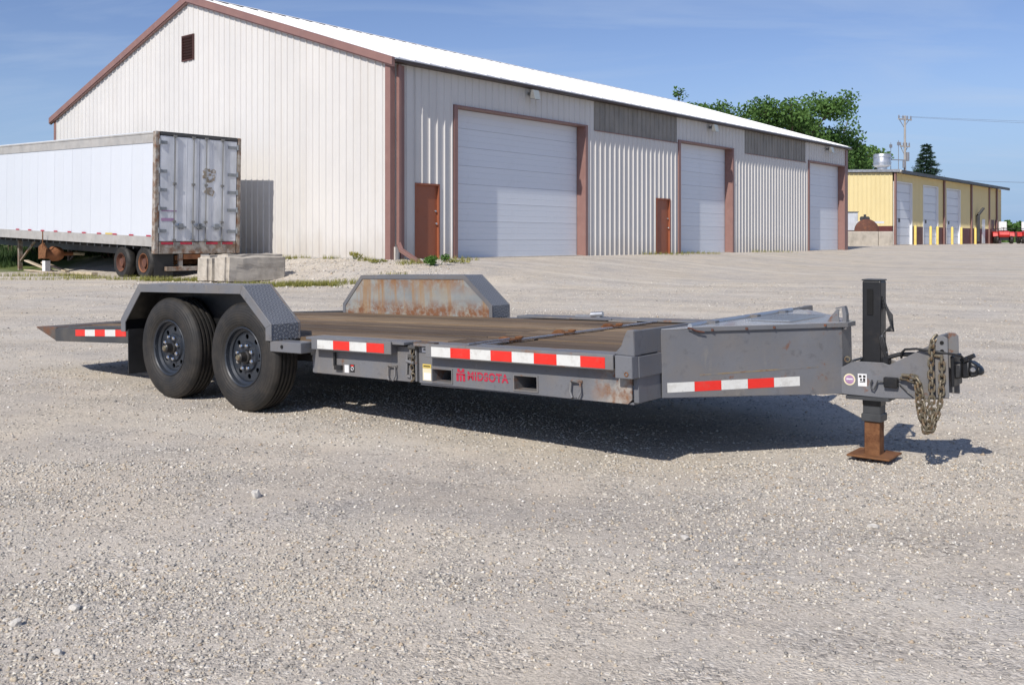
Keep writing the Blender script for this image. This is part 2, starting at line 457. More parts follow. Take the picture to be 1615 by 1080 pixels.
M['skylight'] = paint('aged_fibreglass', (0.27, 0.25, 0.22), 0.55, 0, 0.15, 1.5, [((0.13,0.12,0.10), 2.0, 0.45, 0.7, 0.6, (1,1,0.3))])
M['vent'] = paint('vent_brown', (0.07, 0.028, 0.022), 0.6, 0, 0.15, 6)
M['lampgrey'] = paint('lamp_housing', (0.17, 0.17, 0.165), 0.4, 0, 0.1, 5)
M['lamplens'] = paint('lamp_lens', (0.34, 0.37, 0.36), 0.2, 0, 0.05, 5)
M['yellow'] = paint('yellow_steel_siding', (0.70, 0.585, 0.31), 0.5, 0, 0.04, 0.5, [((0.6,0.46,0.2), 1.2, 0.55, 0.8, 0.3, (1,1,0.15))])
M['maroon'] = paint('maroon_wainscot', (0.105, 0.028, 0.026), 0.5, 0, 0.1, 2)
M['galv'] = paint('galvanised_steel', (0.52, 0.53, 0.54), 0.35, 0.75, 0.1, 4)
M['bollard'] = paint('yellow_bollard_paint', (0.80, 0.60, 0.16), 0.5, 0, 0.1, 4, [((0.4,0.3,0.15), 8, 0.6, 0.75, 0.5, None)])
M['concrete'] = paint('weathered_concrete', (0.47, 0.425, 0.36), 0.9, 0, 0.12, 3, [((0.26,0.235,0.20), 2.2, 0.48, 0.7, 0.7, (1,1,0.5)), ((0.5,0.47,0.42), 9, 0.55, 0.7, 0.5, None), ((0.2,0.18,0.16), 40, 0.62, 0.7, 0.6, None)], 0.6, 30, 0.2)
M['white'] = paint('white_paint', (0.74, 0.74, 0.74), 0.4, 0, 0.04, 3, [((0.5,0.46,0.4), 5, 0.6, 0.8, 0.4, None)])
M['panelwhite'] = paint('box_trailer_white', (0.61, 0.635, 0.675), 0.38, 0, 0.02, 0.6, [((0.60,0.60,0.60), 0.9, 0.55, 0.85, 0.35, (1,1,0.15))], rnd=0.015)
M['boxdoor'] = paint('box_door_greywhite', (0.66, 0.685, 0.725), 0.45, 0, 0.09, 1.2, [((0.34,0.36,0.39), 1.6, 0.42, 0.7, 0.8, (1,1,0.3)), (RUST, 3.5, 0.69, 0.76, 0.8, (1,1,0.35))])
M['alurail'] = paint('dull_alloy_rail', (0.46, 0.44, 0.41), 0.5, 0.2, 0.12, 2, [((0.30,0.27,0.23), 3, 0.5, 0.75, 0.6, None)])
M['rustdoor'] = paint('rusted_frame_paint', (0.22, 0.17, 0.13), 0.75, 0, 0.3, 5, [(RUST, 5, 0.47, 0.6, 0.8, None), ((0.42,0.40,0.36), 4, 0.44, 0.6, 0.85, None)], 0.3, 60)
M['orange'] = paint('orange_rust_primer', (0.28, 0.115, 0.05), 0.7, 0, 0.2, 5, [(RUST, 6, 0.5, 0.65, 0.8, None)], 0.3, 40)
M['scuffm'] = paint('rusty_scuffed_paint', (0.150, 0.152, 0.160), 0.6, 0, 0.1, 5, [((0.25,0.19,0.10), 7, 0.40, 0.58, 0.85, (1, 1, 3)), (RUST, 12, 0.52, 0.64, 0.8, (1, 1, 2))], 0.2)
M['hinge'] = paint('hinge_grey', (0.24, 0.26, 0.28), 0.5, 0.3, 0.2, 8)
M['decal'] = paint('peeling_decal', (0.30, 0.25, 0.19), 0.6, 0, 0.3, 9, [((0.5,0.5,0.5), 10, 0.5, 0.6, 0.9, None)])
M['redveh'] = paint('red_machine_paint', (0.52, 0.025, 0.02), 0.35, 0, 0.1, 3)
M['bark'] = paint('tree_bark', (0.12, 0.09, 0.065), 0.9, 0, 0.25, 3, [], 0.6, 12, 0.2)
M['polewood'] = paint('pole_wood', (0.38, 0.355, 0.33), 0.85, 0, 0.15, 2, [], 0.3, 20, 0.2)
M['wire'] = paint('power_wire', (0.16, 0.17, 0.19), 0.5, 0.3, 0.1, 2)
M['ins'] = paint('insulator_grey', (0.22, 0.22, 0.24), 0.3, 0, 0.1, 2)
M['stone'] = paint('limestone_rock', (0.56, 0.53, 0.48), 0.9, 0, 0.15, 30, [((0.40,0.37,0.33), 25, 0.5, 0.7, 0.7, None)], 0.4, 90, 0.2)

def leaf_mat(name, a, b, trans=0.25):
    m, N, L, B = new_mat(name)
    at = N.new('ShaderNodeAttribute'); at.attribute_name = 'tone'
    colr = _mix(N, L, at.outputs['Fac'], a, b)
    L.new(colr, B.inputs['Base Color']); B.inputs['Roughness'].default_value = 0.6
    B.inputs['Specular IOR Level'].default_value = 0.25
    tr = N.new('ShaderNodeBsdfTranslucent'); L.new(colr, tr.inputs[0])
    ms = N.new('ShaderNodeMixShader'); ms.inputs[0].default_value = trans
    L.new(B.outputs[0], ms.inputs[1]); L.new(tr.outputs[0], ms.inputs[2])
    L.new(ms.outputs[0], N['Material Output'].inputs[0])
    return m
M['leaf'] = leaf_mat('broad_leaf', (0.045, 0.105, 0.022), (0.125, 0.225, 0.055))
M['needle'] = leaf_mat('spruce_needle', (0.018, 0.045, 0.026), (0.05, 0.095, 0.055), 0.1)
M['grassm'] = leaf_mat('dry_grass', (0.16, 0.18, 0.035), (0.40, 0.37, 0.12), 0.3)
M['weed'] = leaf_mat('green_weed', (0.05, 0.12, 0.02), (0.12, 0.24, 0.05), 0.3)
M['crop'] = leaf_mat('crop_leaf', (0.06, 0.12, 0.03), (0.14, 0.22, 0.06), 0.2)
M['bushm'] = leaf_mat('bush_leaf', (0.03, 0.06, 0.018), (0.07, 0.12, 0.035), 0.2)

# gravel stones with their own colour each
def gravel_stone_mat():
    m, N, L, B = new_mat('gravel_stone')
    at = N.new('ShaderNodeAttribute'); at.attribute_name = 'stonecol'
    L.new(at.outputs['Color'], B.inputs['Base Color']); B.inputs['Roughness'].default_value = 0.9
    B.inputs['Specular IOR Level'].default_value = 0.2
    return m
M['gravelstone'] = gravel_stone_mat()

def ground_mat():
    m, N, L, B = new_mat('crushed_limestone_gravel')
    tcn = N.new('ShaderNodeTexCoord'); v = tcn.outputs['Object']
    # distort so the cells are not regular
    def cells(scale):
        t = N.new('ShaderNodeTexVoronoi'); t.inputs['Scale'].default_value = scale
        t.inputs['Randomness'].default_value = 1.0
        L.new(v, t.inputs['Vector']); return t
    ca, cb_, cc = cells(75), cells(150), cells(28)
    def tone(c):
        sp = N.new('ShaderNodeSeparateColor'); L.new(c.outputs['Color'], sp.inputs[0]); return sp.outputs[0]
    ramp = N.new('ShaderNodeValToRGB'); L.new(tone(ca), ramp.inputs[0])
    e = ramp.color_ramp.elements
    e[0].position = 0; e[0].color = (0.17, 0.155, 0.14, 1)
    e[1].position = 1; e[1].color = (0.80, 0.765, 0.70, 1)
    for p, c in ((0.10, (0.32,0.295,0.265,1)), (0.4, (0.46,0.43,0.385,1)), (0.7, (0.54,0.495,0.435,1)), (0.90, (0.62,0.575,0.51,1))):
        x = e.new(p); x.color = c
    r2 = N.new('ShaderNodeValToRGB'); L.new(tone(cb_), r2.inputs[0])
    r2.color_ramp.elements[0].color = (0.34, 0.31, 0.27, 1); r2.color_ramp.elements[1].color = (0.62, 0.57, 0.505, 1)
    fines = _range(N, L, _noise(N, L, v, 3.0, 8, 0.65), 0.42, 0.62)
    colr = _mix(N, L, fines, ramp.outputs[0], r2.outputs[0])
    # worn, dusty wheel tracks and pale patches
    big = _noise(N, L, v, 0.35, 7, 0.6, (1, 1, 1), 0.5)
    colr = _mix(N, L, _range(N, L, big, 0.35, 0.65, 0, 0.35), colr, (0.51, 0.475, 0.425))
    mid = _noise(N, L, v, 1.7, 7, 0.65)
    colr = _mix(N, L, _range(N, L, mid, 0.35, 0.7, 0.0, 1.0), _mix(N, L, 1.0, colr, (0.86, 0.86, 0.87), 'MULTIPLY'), _mix(N, L, 1.0, colr, (1.10, 1.08, 1.05), 'MULTIPLY'))
    rot = N.new('ShaderNodeMapping'); rot.inputs['Rotation'].default_value = (0, 0, 0.35); L.new(v, rot.inputs[0])
    trk = _noise(N, L, rot.outputs[0], 0.9, 5, 0.55, (0.16, 1.5, 1), 0.35)
    colr = _mix(N, L, _range(N, L, trk, 0.52, 0.66, 0, 0.55), colr, (0.58, 0.54, 0.475))
    colr = _mix(N, L, 1.0, colr, _mix(N, L, _range(N, L, trk, 0.30, 0.45), (0.84, 0.84, 0.85), (1, 1, 1)), 'MULTIPLY')
    # turf past the yard, by position: left of the box trailer and beyond the far building
    sx = N.new('ShaderNodeSeparateXYZ'); L.new(v, sx.inputs[0])
    edge = _noise(N, L, v, 0.25, 5, 0.6)
    def math2(op, a, b):
        q = N.new('ShaderNodeMath'); q.operation = op
        for i, z in enumerate((a, b)):
            if isinstance(z, (int, float)): q.inputs[i].default_value = z
            else: L.new(z, q.inputs[i])
        return q.outputs[0]
    yy = math2('ADD', sx.outputs[1], _range(N, L, edge, 0, 1, -6, 6))
    far = _range(N, L, yy, 112, 116)
    lft = math2('MULTIPLY', _range(N, L, yy, 32, 35), _range(N, L, sx.outputs[0], -9, -11))
    gm = math2('MAXIMUM', far, lft)
    warm = _noise(N, L, v, 0.55, 6, 0.6, None, 0.4)
    colr = _mix(N, L, 1.0, colr, _mix(N, L, _range(N, L, warm, 0.35, 0.65), (1.03, 1.025, 1.02), (1.10, 1.055, 0.975)), 'MULTIPLY')
    gcol = _mix(N, L, _noise(N, L, v, 2.0, 6, 0.7), (0.07, 0.11, 0.03), (0.17, 0.19, 0.07))
    colr = _mix(N, L, gm, colr, gcol)
    L.new(colr, B.inputs['Base Color']); B.inputs['Roughness'].default_value = 0.95
    B.inputs['Specular IOR Level'].default_value = 0.15
    h1 = _range(N, L, ca.outputs['Distance'], 0.0, 0.6, 1, 0)
    h2 = _range(N, L, cb_.outputs['Distance'], 0.0, 0.6, 1, 0)
    h3 = _range(N, L, cc.outputs['Distance'], 0.0, 0.7, 1, 0)
    hs = math2('ADD', math2('MULTIPLY', h1, 0.5), math2('ADD', math2('MULTIPLY', h2, 0.3), math2('MULTIPLY', h3, 0.25)))
    b = N.new('ShaderNodeBump'); L.new(_range(N, L, fines, 0.0, 1.0, 0.72, 0.30), b.inputs['Strength']); b.inputs['Distance'].default_value = 0.012
    L.new(hs, b.inputs['Height']); L.new(b.outputs[0], B.inputs['Normal'])
    return m
M['ground'] = ground_mat()

# ------------------------------------------------------------------ layout frames
OX, OY = -3.34, 26.2                     # near corner of the white building
BANG = math.atan2(0.766, 0.643)
UX, UY = math.cos(BANG), math.sin(BANG)
PAD = 0.65

def sstep(t):
    t = np.clip(t, 0, 1); return t * t * (3 - 2 * t)

def ground_z(x, y):
    x = np.asarray(x, float); y = np.asarray(y, float)
    px, py = x - OX, y - OY
    u = px * UX + py * UY; v = -px * UY + py * UX
    a = np.where(u < 0, -u / 3.6, np.where(u > 33.4, (u - 33.4) / 40, 0))
    b = np.where(v < 0, -v / 8.0, np.where(v > 20, (v - 20) / 20, 0))
    q = np.sqrt(a * a + b * b)
    base = 0.12 * sstep((y - 12) / 11)
    pad = base + (PAD - 0.12) * sstep(1 - np.maximum(0, q - 0.06) / 0.94)
    far = base + 0.73 * sstep((y - 28) / 36) * sstep((x + 2) / 9)
    return np.maximum(np.maximum(base, pad), far)

def gz(x, y): return float(ground_z(x, y))

# ------------------------------------------------------------------ ground
def make_ground():
    xs = np.concatenate([np.linspace(-900, -60, 22)[:-1], np.linspace(-60, -9, 52)[:-1], np.linspace(-9, 9, 181)[:-1], np.linspace(9, 70, 62)[:-1], np.linspace(70, 1200, 26)])
    ys = np.concatenate([np.linspace(-40, 0, 12)[:-1], np.linspace(0, 10, 101)[:-1], np.linspace(10, 60, 120)[:-1], np.linspace(60, 140, 40)[:-1], np.geomspace(140, 2600, 24)])
    X, Y = np.meshgrid(xs, ys)
    Z = ground_z(X, Y)
    near = np.clip(1 - (np.hypot(X, Y - 6) - 14) / 14, 0, 1)
    wob = (0.012 * np.sin(X * 1.7 + 0.8 * np.sin(Y * 1.1)) * np.sin(Y * 1.3 + 0.7 * np.sin(X * 0.9)) + 0.006 * np.sin(X * 4.1 + Y * 2.3) * np.sin(Y * 3.7 - X))
    px, py = X - (-0.6), Y - 6.5          # keep it flat where the trailer stands
    flat = np.clip(np.hypot(px / 3.6, py / 2.4) - 0.9, 0, 1)
    Z = Z + wob * near * flat
    # loose bank beside the gable
    bank = ((X > -9) & (X < -2.5) & (Y > 21) & (Y < 30))
    Z = Z + np.where(bank, 0.02 * np.sin(X * 5.3 + Y) * np.sin(Y * 4.1 - X * 2), 0)
    ny, nx = X.shape
    verts = np.column_stack([X.ravel(), Y.ravel(), Z.ravel()])
    idx = np.arange(nx * ny).reshape(ny, nx)
    f = np.stack([idx[:-1, :-1], idx[:-1, 1:], idx[1:, 1:], idx[1:, :-1]], -1).reshape(-1, 4)
    me = bpy.data.meshes.new('ground')
    me.from_pydata(verts.tolist(), [], f.tolist())
    me.polygons.foreach_set('use_smooth', [True] * len(me.polygons))
    me.materials.append(M['ground'])
    o = bpy.data.objects.new('ground', me); COL.objects.link(o)
    tag(o, 'pale crushed gravel yard between the trailer and the buildings', None, None, 'structure')
    return Z, xs, ys
GZ, GXS, GYS = make_ground()
def gzm(x, y):
    """height of the built ground sheet (bilinear)"""
    x = np.asarray(x, float); y = np.asarray(y, float)
    i = np.clip(np.searchsorted(GXS, x) - 1, 0, len(GXS) - 2); j = np.clip(np.searchsorted(GYS, y) - 1, 0, len(GYS) - 2)
    fx = (x - GXS[i]) / (GXS[i+1] - GXS[i]); fy = (y - GYS[j]) / (GYS[j+1] - GYS[j])
    return (GZ[j, i]*(1-fx)*(1-fy) + GZ[j, i+1]*fx*(1-fy) + GZ[j+1, i]*(1-fx)*fy + GZ[j+1, i+1]*fx*fy)

def mesh_np(name, verts, tris, mat, attr=None, aname='tone', smooth=False, kind=None, color=False):
    me = bpy.data.meshes.new(name)
    nv, nt = len(verts), len(tris); k = tris.shape[1]
    me.vertices.add(nv); me.vertices.foreach_set('co', np.asarray(verts, np.float32).ravel())
    me.loops.add(nt * k); me.loops.foreach_set('vertex_index', np.asarray(tris, np.int32).ravel())
    me.polygons.add(nt); me.polygons.foreach_set('loop_start', np.arange(0, nt * k, k, dtype=np.int32))
    if attr is not None:
        if color:
            a = me.attributes.new(aname, 'FLOAT_COLOR', 'POINT')
            a.data.foreach_set('color', np.asarray(attr, np.float32).ravel())
        else:
            a = me.attributes.new(aname, 'FLOAT', 'POINT')
            a.data.foreach_set('value', np.asarray(attr, np.float32).ravel())
    me.materials.append(mat)
    me.update(calc_edges=True)
    if smooth: me.polygons.foreach_set('use_smooth', [True] * nt)
    o = bpy.data.objects.new(name, me); COL.objects.link(o)
    if kind: o['kind'] = kind
    return o

# loose gravel: tens of thousands of chips lying on the sheet, denser and finer close to the lens
def make_gravel():
    P = []; R = []
    for (y0, y1, n, r0, r1) in ((1.9, 3.4, 66000, 0.0020, 0.0100), (3.2, 5.2, 70000, 0.0026, 0.0120), (5.0, 8.0, 58000, 0.0036, 0.013), (8.0, 13.0, 42000, 0.006, 0.014), (13, 24, 24000, 0.010, 0.022)):
        y = np.sqrt(rng.uniform(y0**2, y1**2, n)); x = rng.uniform(-0.74, 0.74, n) * y
        # patchy density
        keep = rng.uniform(0, 1, n) < 0.22 + 0.78 * np.clip(0.5 + 0.9 * np.sin(x * 1.3 + 1.1 * np.sin(y * 0.9)) * np.sin(y * 1.7 + 0.6 * np.sin(x * 2.1)), 0, 1)
        x, y = x[keep], y[keep]
        r = r0 + (r1 - r0) * rng.uniform(0, 1, len(x)) ** 3.2
        P.append(np.column_stack([x, y])); R.append(r)
    # bank beside the gable
    n = 5000
    x = rng.uniform(-9.2, -1.5, n); y = rng.uniform(21.5, 28.5, n)
    px, py = x - OX, y - OY; u = px*UX + py*UY; v = -px*UY + py*UX
    k = ~((u > -0.05) & (v > -0.05)); P.append(np.column_stack([x, y])[k]); R.append((0.012 + 0.034 * rng.uniform(0, 1, n) ** 3)[k])
    P = np.vstack(P); R = np.concatenate(R); n = len(P)
    oct_v = np.array([(1,0,0),(0,1,0),(-1,0,0),(0,-1,0),(0,0,1),(0,0,-1)], float)
    oct_f = np.array([(0,1,4),(1,2,4),(2,3,4),(3,0,4),(1,0,5),(2,1,5),(3,2,5),(0,3,5)])
    V = oct_v[None] * rng.uniform(0.65, 1.35, (n, 6, 1)) + rng.uniform(-0.3, 0.3, (n, 6, 3))
    V *= np.stack([R, R * rng.uniform(0.6, 1.0, n), R * rng.uniform(0.4, 0.8, n)], -1)[:, None, :]
    t = rng.uniform(0, 2 * PI, n); c, s = np.cos(t)[:, None], np.sin(t)[:, None]
    X = V[:, :, 0] * c - V[:, :, 1] * s; Y = V[:, :, 0] * s + V[:, :, 1] * c
    V[:, :, 0] = X + P[:, :1]; V[:, :, 1] = Y + P[:, 1:]
    V[:, :, 2] += (gzm(P[:, 0], P[:, 1]) + R * 0.12)[:, None]
    F = (oct_f[None] + (np.arange(n) * 6)[:, None, None]).reshape(-1, 3)
    pal = np.array([(0.50,0.465,0.415),(0.42,0.40,0.37),(0.60,0.56,0.49),(0.33,0.31,0.285),(0.52,0.45,0.355),(0.70,0.67,0.62),(0.24,0.23,0.22),(0.42,0.34,0.255)])
    w = np.array([.25,.19,.19,.10,.11,.07,.035,.055])
    ci = rng.choice(len(pal), n, p=w)
    cc = pal[ci] * rng.uniform(0.85, 1.15, (n, 1)) * np.array([0.975, 0.965, 0.94])
    cc = np.column_stack([cc, np.ones(n)])
    o = mesh_np('gravel', V.reshape(-1, 3), F, M['gravelstone'], np.repeat(cc, 6, 0), 'stonecol', kind='stuff', color=True)
    tag(o, 'loose crushed limestone chips scattered over the yard')
make_gravel()

def rock(x, y, r, sq, label, seed):
    bm = bmesh.new(); bmesh.ops.create_icosphere(bm, subdivisions=2, radius=1)
    rr = random.Random(seed)
    off = Vector((rr.uniform(0, 50), rr.uniform(0, 50), 0))
    for v in bm.verts:
        k = 1 + 0.45 * mnoise.noise(v.co * 1.1 + off) + 0.12 * mnoise.noise(v.co * 3 + off)
        v.co = Vector((v.co.x * r * k, v.co.y * r * k * 0.8, v.co.z * r * k * sq))
    me = bpy.data.meshes.new('stone'); bm.to_mesh(me); bm.free()
    me.materials.append(M['stone'])
    o = bpy.data.objects.new('stone', me); COL.objects.link(o)
    o.location = (x, y, float(gzm(x, y)) + r * sq * 0.45); o.rotation_euler = (0, 0, rr.uniform(0, 6))
    tag(o, label, 'stone', 'bigger stones lying loose in the gravel')


# ==================================================================== WHITE BUILDING
def build_white_building():
    b = root('metal_building', (OX, OY, PAD), BANG, 'long white metal building with brown trim, three tall roll up doors and a white roof', 'building')
    EAVE, RISE, W_, L_ = 5.45, 3.28, 20.0, 33.4
    RP = 0.305
    def ribs(u0, u1, z0, z1, mb, face='y', base=0.0):
        """ribbed sheet in the u-z plane standing proud of plane 'base' (toward -axis)"""
        pts = []
        k0 = math.floor(u0 / RP) - 1
        pts.append((u0, 0.0))
        k = k0
        while k * RP < u1 + RP:
            c = k * RP
            for du, dd in ((-0.034, 0), (-0.013, 0.034), (0.013, 0.034), (0.034, 0)):
                if u0 < c + du < u1: pts.append((c + du, dd))
            for du in (0.10, 0.115, 0.19, 0.205):
                if u0 < c + du < u1: pts.append((c + du, 0.004 if du in (0.115, 0.19) else 0))
            k += 1
        pts.append((u1, 0.0))
        pts.sort()
        vs, fs = [], []
        f0 = z0 if callable(z0) else (lambda u: z0)
        f1 = z1 if callable(z1) else (lambda u: z1)
        for u, d in pts:
            for zz in (f0(u), f1(u)):
                vs.append((u, base - d, zz) if face == 'y' else (base - d, u, zz))
        for i in range(len(pts) - 1):
            fs.append((2*i, 2*i+2, 2*i+3, 2*i+1))
        mb.add(vs, fs)
    REC = 0.325
    doors = [(2.66, 9.11), (15.62, 20.05), (28.35, 32.98)]
    DH = 4.48
    mans = [(0.92, 1.92), (13.80, 14.85)]
    sky_ = [(9.66, 15.38), (21.27, 27.90)]
    # front wall, sheet by sheet between the openings
    m = MB()
    def col(u0, u1, z0, z1): ribs(u0, u1, z0, z1, m)
    col(0.02, 0.92, 0, EAVE); col(0.92, 1.92, 2.16, EAVE); col(1.92, 2.66, 0, EAVE)
    col(2.66, 9.11, DH, EAVE); col(9.11, 9.66, 0, EAVE)
    col(9.66, 13.80, 0, 4.40); col(13.80, 14.85, 2.16, 4.40); col(14.85, 15.38, 0, 4.40)
    col(15.38, 15.62, 0, EAVE); col(15.62, 20.05, DH, EAVE); col(20.05, 21.27, 0, EAVE)
    col(21.27, 27.90, 0, 4.40); col(27.90, 28.35, 0, EAVE); col(28.35, 32.98, DH, EAVE); col(32.98, L_, 0, EAVE)
    m.build('front_wall', M['siding'], b)
    m = MB()
    rf = lambda v: EAVE + RISE * (1 - abs(v - W_/2) / (W_/2))
    # gable end, split at the ridge so that the top follows the slopes
    vz = [(0.02, W_/2), (W_/2, W_ - 0.02)]
    for a, c in vz:
        if a < 1:
            ribs(a, 9.72, 0, rf, m, 'x'); ribs(9.72, W_/2, 0, 6.66, m, 'x'); ribs(9.72, W_/2, 7.52, rf, m, 'x')
        else:
            ribs(W_/2, 10.42, 0, 6.66, m, 'x'); ribs(W_/2, 10.42, 7.52, rf, m, 'x'); ribs(10.42, c, 0, rf, m, 'x')
    m.build('gable_wall', M['siding'], b)
    m = MB()
    m.prism([(0.0, 0), (W_, 0), (W_, EAVE), (W_/2, EAVE + RISE), (0, EAVE)], L_ - 0.1, L_, 'x')
    m.box(0.0, L_, W_ - 0.1, W_, 0, EAVE)
    m.build('back_wall', M['siding'], b)
    m = MB(); m.box(0.05, L_ - 0.1, 0.05, W_ - 0.1, -0.6, 0.02); m.build('floor_slab', M['concrete'], b)
    # roof: two ribbed slopes with an overhang
    OV, TH = 0.20, 0.07
    k = RISE / (W_ / 2)
    m = MB()
    for sgn in (0, 1):
        v0, v1 = -OV, W_ / 2
        z0, z1 = EAVE + 0.08 - k * OV, EAVE + 0.08 + RISE
        prof = [(-0.12, 0)]
        u = 0.15
        while u < L_:
            for du, dd in ((-0.03, 0), (-0.012, 0.03), (0.012, 0.03), (0.03, 0)):
                prof.append((u + du, dd))
            u += 0.61
        prof.append((L_ + 0.12, 0))
        vs, fs = [], []
        for u, dd in prof:
            for v, z in ((v0, z0), (v1, z1)):
                vv = v if sgn == 0 else W_ - v
                vs.append((u, vv, z + dd + TH)); vs.append((u, vv, z))
        n = len(prof)
        for i in range(n - 1):
            a, c = 4*i, 4*i + 4
            fs += [(a, c, c+2, a+2), (a+1, a+3, c+3, c+1), (a, a+1, c+1, c)]
        fs += [(0, 2, 3, 1), (4*n-4, 4*n-3, 4*n-1, 4*n-2)]
        m.add(vs, fs)
    m.build('roof', M['roof'], b)
    m = MB(); m.prism([(W_/2 - 0.28, EAVE + RISE + 0.095), (W_/2, EAVE + RISE + 0.185), (W_/2 + 0.28, EAVE + RISE + 0.095), (W_/2, EAVE + RISE + 0.20)], -0.1, L_ + 0.1, 'x')
    m.build('ridge_cap', M['roof'], b)
    # rake boards up both slopes of the gable
    for sgn in (0, 1):
        pa = (-OV - 0.04, EAVE + 0.10 - k * (OV + 0.04)); pb = (W_/2, EAVE + 0.10 + RISE)
        if sgn: pa = (W_ - pa[0], pa[1])
        m = MB(); w = 0.20
        m.prism([(pa[0], pa[1] + 0.05), (pb[0], pb[1] + 0.06), (pb[0], pb[1] - w + 0.02), (pa[0], pa[1] - w + 0.03)], -0.16, -0.05, 'x')
        m.prism([(pa[0], pa[1] - w + 0.03), (pb[0], pb[1] - w + 0.02), (pb[0], pb[1] - w - 0.02), (pa[0], pa[1] - w - 0.01)], -0.125, -0.04, 'x')
        m.build('rake_trim', M['trim'], b)
    # gutter along the front eave
    m = MB(); m.prism([(-OV - 0.10, EAVE - 0.045), (-OV - 0.10, EAVE + 0.025), (-OV - 0.088, EAVE + 0.025), (-OV - 0.088, EAVE - 0.03), (-0.04, EAVE - 0.03), (-0.04, EAVE - 0.045)], -0.05, L_ + 0.05, 'x')
    m.prism([(-OV - 0.0, EAVE - 0.02), (-0.036, EAVE - 0.02), (-0.036, EAVE + 0.05), (-OV, EAVE + 0.03)], -0.05, L_ + 0.05, 'x')
    m.build('gutter', M['gutterd'], b)
    # corner trims
    m = MB(); m.box(-0.048, 0.0, -0.046, 0.16, 0.0, EAVE - 0.05); m.box(-0.044, 0.14, -0.048, -0.036, 0.0, EAVE - 0.08); m.box(0.36, 0.50, -0.05, -0.004, 0.0, EAVE - 0.08)
    m.build('corner_trim', M['trim'], b, bevel=0.006)
    m = MB(); m.box(L_ - 0.30, L_ + 0.03, -0.05, 0.0, 0.0, EAVE - 0.08); m.build('corner_trim', M['trim'], b)
    m = MB(); m.box(-0.048, 0.0, W_ - 0.16, W_ + 0.03, 0.0, EAVE - 0.05); m.build('corner_trim', M['trim'], b)
    m = MB(); m.box(-0.052, -0.004, 0.16, W_ - 0.16, 0.0, 0.05); m.build('base_trim', M['alurail'], b)
    # downspout with its kicked out extension
    ds = MB(); ds.box(0.17, 0.28, -0.17, -0.06, 0.42, EAVE - 0.08)
    dso = ds.build('downspout', M['trim'], b, bevel=0.012)
    m = MB(); m.bar((0.215, -0.11, 0.46), (0.02, -0.42, 0.27), 0.12, 0.10); m.bar((0.02, -0.42, 0.27), (-0.50, -1.95, -0.17), 0.13, 0.10)
    m.build('downspout_extension', M['trim'], dso, bevel=0.012)
    m = MB(); m.tube([(-0.46, -1.83, -0.15), (-0.56, -2.12, -0.24)], 0.075, 10); m.build('drain_mouth', M['black'], dso)
    # pale stub post below the elbow
    m = MB(); m.box(0.10, 0.22, -0.10, -0.04, 0.0, 0.36); m.build('downspout_stub', M['siding'], b)
    # roll up doors
    for (u0, u1) in doors:
        w = u1 - u0
        m = MB(); m.box(u0 - 0.16, u0, -0.05, REC, 0, DH + 0.0); m.build('door_jamb', M['trim'], b)
        m = MB(); m.box(u1, u1 + 0.14, -0.05, REC, 0, DH + 0.0); m.build('door_jamb', M['trim'], b)
        m = MB(); m.box(u0 - 0.16, u1 + 0.14, -0.052, -0.0, DH + 0.002, DH + 0.05); m.box(u0, u1, 0.0, REC, DH + 0.001, DH + 0.03); m.build('door_header', M['trim'], b)
        dbm = MB(); dbm.box(u0 + 0.002, u1 - 0.002, REC + 0.07, REC + 0.10, 0.0, DH)
        dr = dbm.build('overhead_door', M['ohdoor'], b)
        n = 8; ph = DH / n
        pm = MB()
        prof = [(0, 0.0), (0.0, -0.05), (0.008, -0.054)]
        segs = [(0.002, 0.050), (0.008, 0.052), (0.055, 0.050), (ph/3 - 0.006, 0.050), (ph/3, 0.044), (ph/3 + 0.006, 0.050), (2*ph/3 - 0.006, 0.050), (2*ph/3, 0.044), (2*ph/3 + 0.006, 0.050), (ph - 0.055, 0.050), (ph - 0.008, 0.052), (ph - 0.003, 0.046)]
        poly = [(REC + 0.065, 0.0015)] + [(REC + 0.062 - d, z) for z, d in segs] + [(REC + 0.065, ph - 0.0015)]
        pm.prism(poly, u0 + 0.004, u1 - 0.004, 'x')
        p0 = pm.build('panel', M['ohdoor'], dr)
        for i in range(1, n):
            copy_obj(p0, dr, (0, 0, i * ph))
        m = MB(); m.box(u0 + 0.004, u1 - 0.004, REC - 0.005, REC + 0.06, -0.03, 0.0); m.build('rubber_seal', M['black'], dr)
    # personnel doors
    for (u0, u1) in mans:
        m = MB(); m.box(u0, u0 + 0.05, -0.03, 0.12, 0, 2.16); m.box(u1 - 0.05, u1, -0.03, 0.12, 0, 2.16); m.box(u0 + 0.05, u1 - 0.05, -0.03, 0.12, 2.11, 2.16)
        m.build('door_frame', M['mandoor'], b)
        m = MB(); m.box(u0 + 0.053, u1 - 0.053, 0.045, 0.09, 0.02, 2.107); d = m.build('entry_door', M['mandoor'], b)
        m = MB(); m.lathe([(0.0, -0.03), (0.028, -0.03), (0.032, -0.015), (0.018, 0.0), (0.016, 0.046)], 12, 'y', (u1 - 0.13, 0.0, 1.02)); m.build('door_knob', M['steel'], d, smooth=40)
        m = MB(); m.lathe([(0.0, 0.005), (0.026, 0.005), (0.03, 0.02), (0.03, 0.046)], 12, 'y', (u1 - 0.13, 0.0, 1.38)); m.build('deadbolt', M['steel'], d, smooth=40)
        m = MB(); m.box(u0 + 0.06, u1 - 0.06, 0.03, 0.046, 0.0, 0.02); m.build('threshold', M['alurail'], d)
